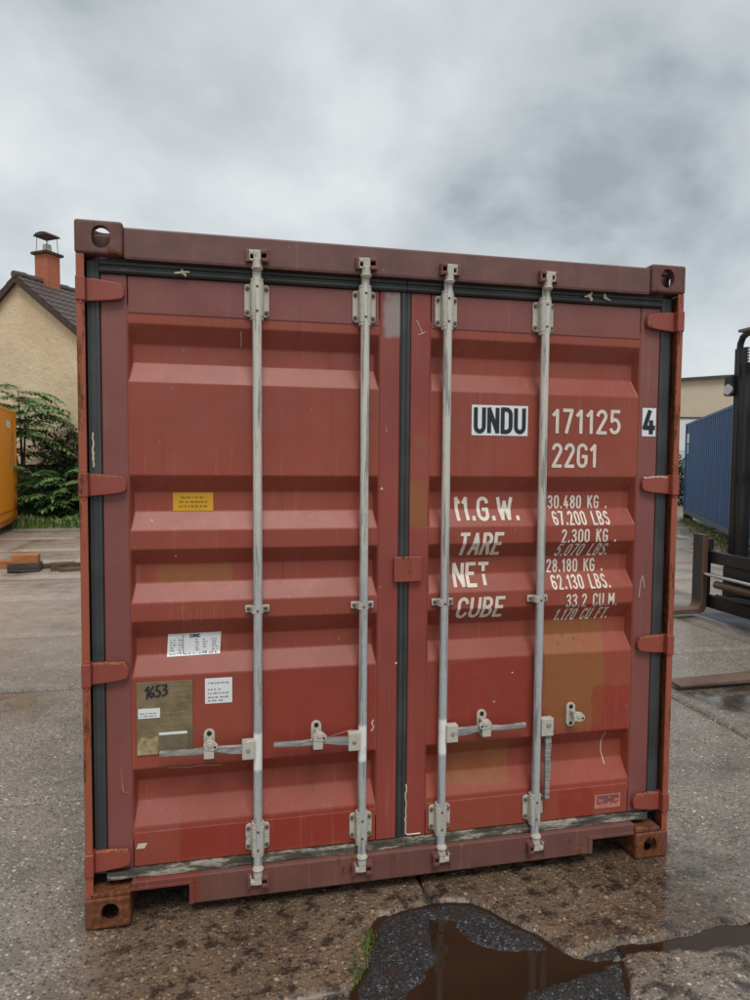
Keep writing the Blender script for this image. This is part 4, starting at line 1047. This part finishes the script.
for y0 in (3.97, 2.30):
    FB().box(6.20, 6.26, y0, y0+.085, .12, 3.05).build('mast_rail', MMAST, fk, .008)
    FB().box(6.27, 6.40, y0-.01, y0+.095, .12, 2.9).build('mast_rail', MMAST, fk, .008)
    g = FB(); g.tube([(6.19, y0-.10, .6), (6.19, y0-.10, 3.02)], .018, 6)
    for k in range(76): g.box(6.165, 6.215, y0-.125, y0-.075, .62+k*.032, .640+k*.032)
    g.build('lift_chain', MMAST, fk)
    FB().tube([(6.23, y0+.04, 3.02), (6.23, y0+.035, 3.10), (6.23, y0, 3.17), (6.23, y0-.06, 3.20), (6.23, y0-.14, 3.2), (6.23, y0-.2, 3.15)], .036, 10).build('hose_guide', MMAST, fk, smooth=True)
    FB().tube([(6.5, y0-.2, .2), (6.5, y0-.2, 2.4)], .06, 12).build('lift_cylinder', MMAST, fk, smooth=True)
for z in (.35, 1.55, 2.78): FB().box(6.405, 6.46, 2.32, 4.0, z, z+.13).build('mast_cross_beam', MMAST, fk, .008)
FB().box(6.14, 6.25, 4.018, 4.14, 2.53, 2.76).build('work_light', MMAST, fk, .02)
FB().tube([(6.16, 4.06, 2.6), (6.13, 4.06, 2.6)], [.05, .06], 12).build('light_lens', simple('lamp_glass', (.6, .62, .62), .15), fk)
FB().box(6.12, 6.34, 3.5, 3.92, 3.205, 3.235).build('mast_top_plate', simple('grey_green_cap', (.16, .18, .15), .6), fk, .004)
FB().prism([(6.55, .55), (6.55, 1.1), (7.0, 1.25), (8.2, 1.3), (9.6, 1.3), (9.75, 1.0), (9.75, .50), (9.3, .38), (6.9, .38)], CY-.8, CY+.8, 'y').build('body', MYF, fk, .05, seg=3)
FB().prism([(8.9, .36), (9.82, .45), (9.82, 1.15), (9.65, 1.36), (8.9, 1.36)], CY-.84, CY+.84, 'y').build('counterweight', MMAST, fk, .06, seg=3)
for y0 in (CY-1.05, CY+.78):
    for xx, rr_ in ((7.05, .5), (8.95, .44)):
        g = FB(); g.tube([(xx, y0, rr_), (xx, y0+.03, rr_), (xx, y0+.24, rr_), (xx, y0+.27, rr_)], [rr_-.05, rr_, rr_, rr_-.05], 28); w_ = g.build('wheel', MTYR, fk, smooth=True)
        FB().tube([(xx, y0-.012, rr_), (xx, y0+.282, rr_)], rr_*.55, 18).build('rim', MYF, w_, .01)
for xx, x2 in ((6.85, 7.15), (8.65, 8.45)):
    for y in (CY-.65, CY+.65): FB().tube([(xx, y, 1.2), (x2, y, 2.45)], .035, 8).build('cab_post', MMAST, fk)
g = FB(); g.box(7.08, 8.52, CY-.7, CY-.64, 2.42, 2.49); g.box(7.08, 8.52, CY+.64, CY+.7, 2.42, 2.49)
for k in range(8): g.box(7.1+k*.19, 7.15+k*.19, CY-.639, CY+.639, 2.425, 2.485)
g.build('overhead_guard', MMAST, fk)
g = FB(); g.box(7.8, 8.3, CY-.25, CY+.25, 1.3, 1.46); g.box(8.22, 8.35, CY-.24, CY+.24, 1.46, 2.0); g.build('driver_seat', MTYR, fk, .04)

# ------------------------------------------------------------------ hall, fence and hedge at the right
bA = Vector((30.1, 37.4)); bB = Vector((33.5, 36.7)); ba = math.atan2(bB.y-bA.y, bB.x-bA.x)
hall = thing('warehouse', 'low hall with beige cladding above a white lower wall', 'building', (bA.x, bA.y, 0), ba)
BM = WM[hall.name]
def BP(mb, nm, mt, bev=0): mb.v = [tuple(BM @ Vector(v)) for v in mb.v]; return mb.build(nm, mt, hall, bev)
MBEI = simple('beige_cladding', (.50, .42, .31), .7, .06, 1, .1); MWAL = simple('white_wall', (.62, .64, .66), .7, .05, 1, .1); MEDG = simple('dark_roof_edge', (.05, .045, .045), .6, .2)
BP(MB().box(-14, 22, 0, 14, 0, 4.88), 'lower_wall', MWAL)
g = MB(); g.prism([(-14, 4.98), (22, 4.98), (22, 8.9), (2.0, 7.50), (-14, 6.3)], .03, 14, 'y'); BP(g, 'upper_cladding', MBEI)
BP(MB().box(-14.1, 22.1, -.06, 14.1, 4.88, 4.98), 'band', MEDG)
g = MB(); g.prism([(-14.3, 6.28), (2.0, 7.501), (22.3, 8.92), (22.3, 9.12), (2.0, 7.70), (-14.3, 6.48)], -.25, 14.2, 'y'); BP(g, 'roof', MEDG)
ff = thing('wire_fence', 'grey wire mesh fence between the blue container and the hall', 'fence', (19.5, 24.2, 0))
MWIR = simple('galvanised_wire', (.30, .32, .33), .5, .1)
fa, fb = Vector((15.2, 25.9, 0)), Vector((24.5, 22.3, 0)); fd = (fb-fa).normalized()
for k in range(5): p_ = fa+fd*k*2.45; MB().tube([p_, p_+Vector((0, 0, 2.42))], .03, 8).build('post', MWIR, ff)
g = MB()
for k in range(130):
    a_ = fa+fd*(k*.076)
    for sg in (-1, 1):
        b_ = a_+fd*sg*1.3
        if 0 <= (b_-fa).dot(fd) <= 9.9: g.tube([a_+Vector((0, 0, 1.0)), b_+Vector((0, 0, 2.38))], .006, 3, False)
g.tube([fa+Vector((0, 0, 2.39)), fb+Vector((0, 0, 2.39))], .02, 6); o = g.build('mesh', MWIR, ff); o['kind'] = 'stuff'
bush('hedge_bush', 'dark green bush at the foot of the wire fence', (19.2, 23.4, 0), 1.5, .9, 1.7, 5000, MLEAFD, 51, .12)
bush('hedge_bush', 'lighter green bush beside the far end of blue container', (16.9, 22.2, 0), 1.4, .9, 1.2, 4000, MLEAF, 52, .12)
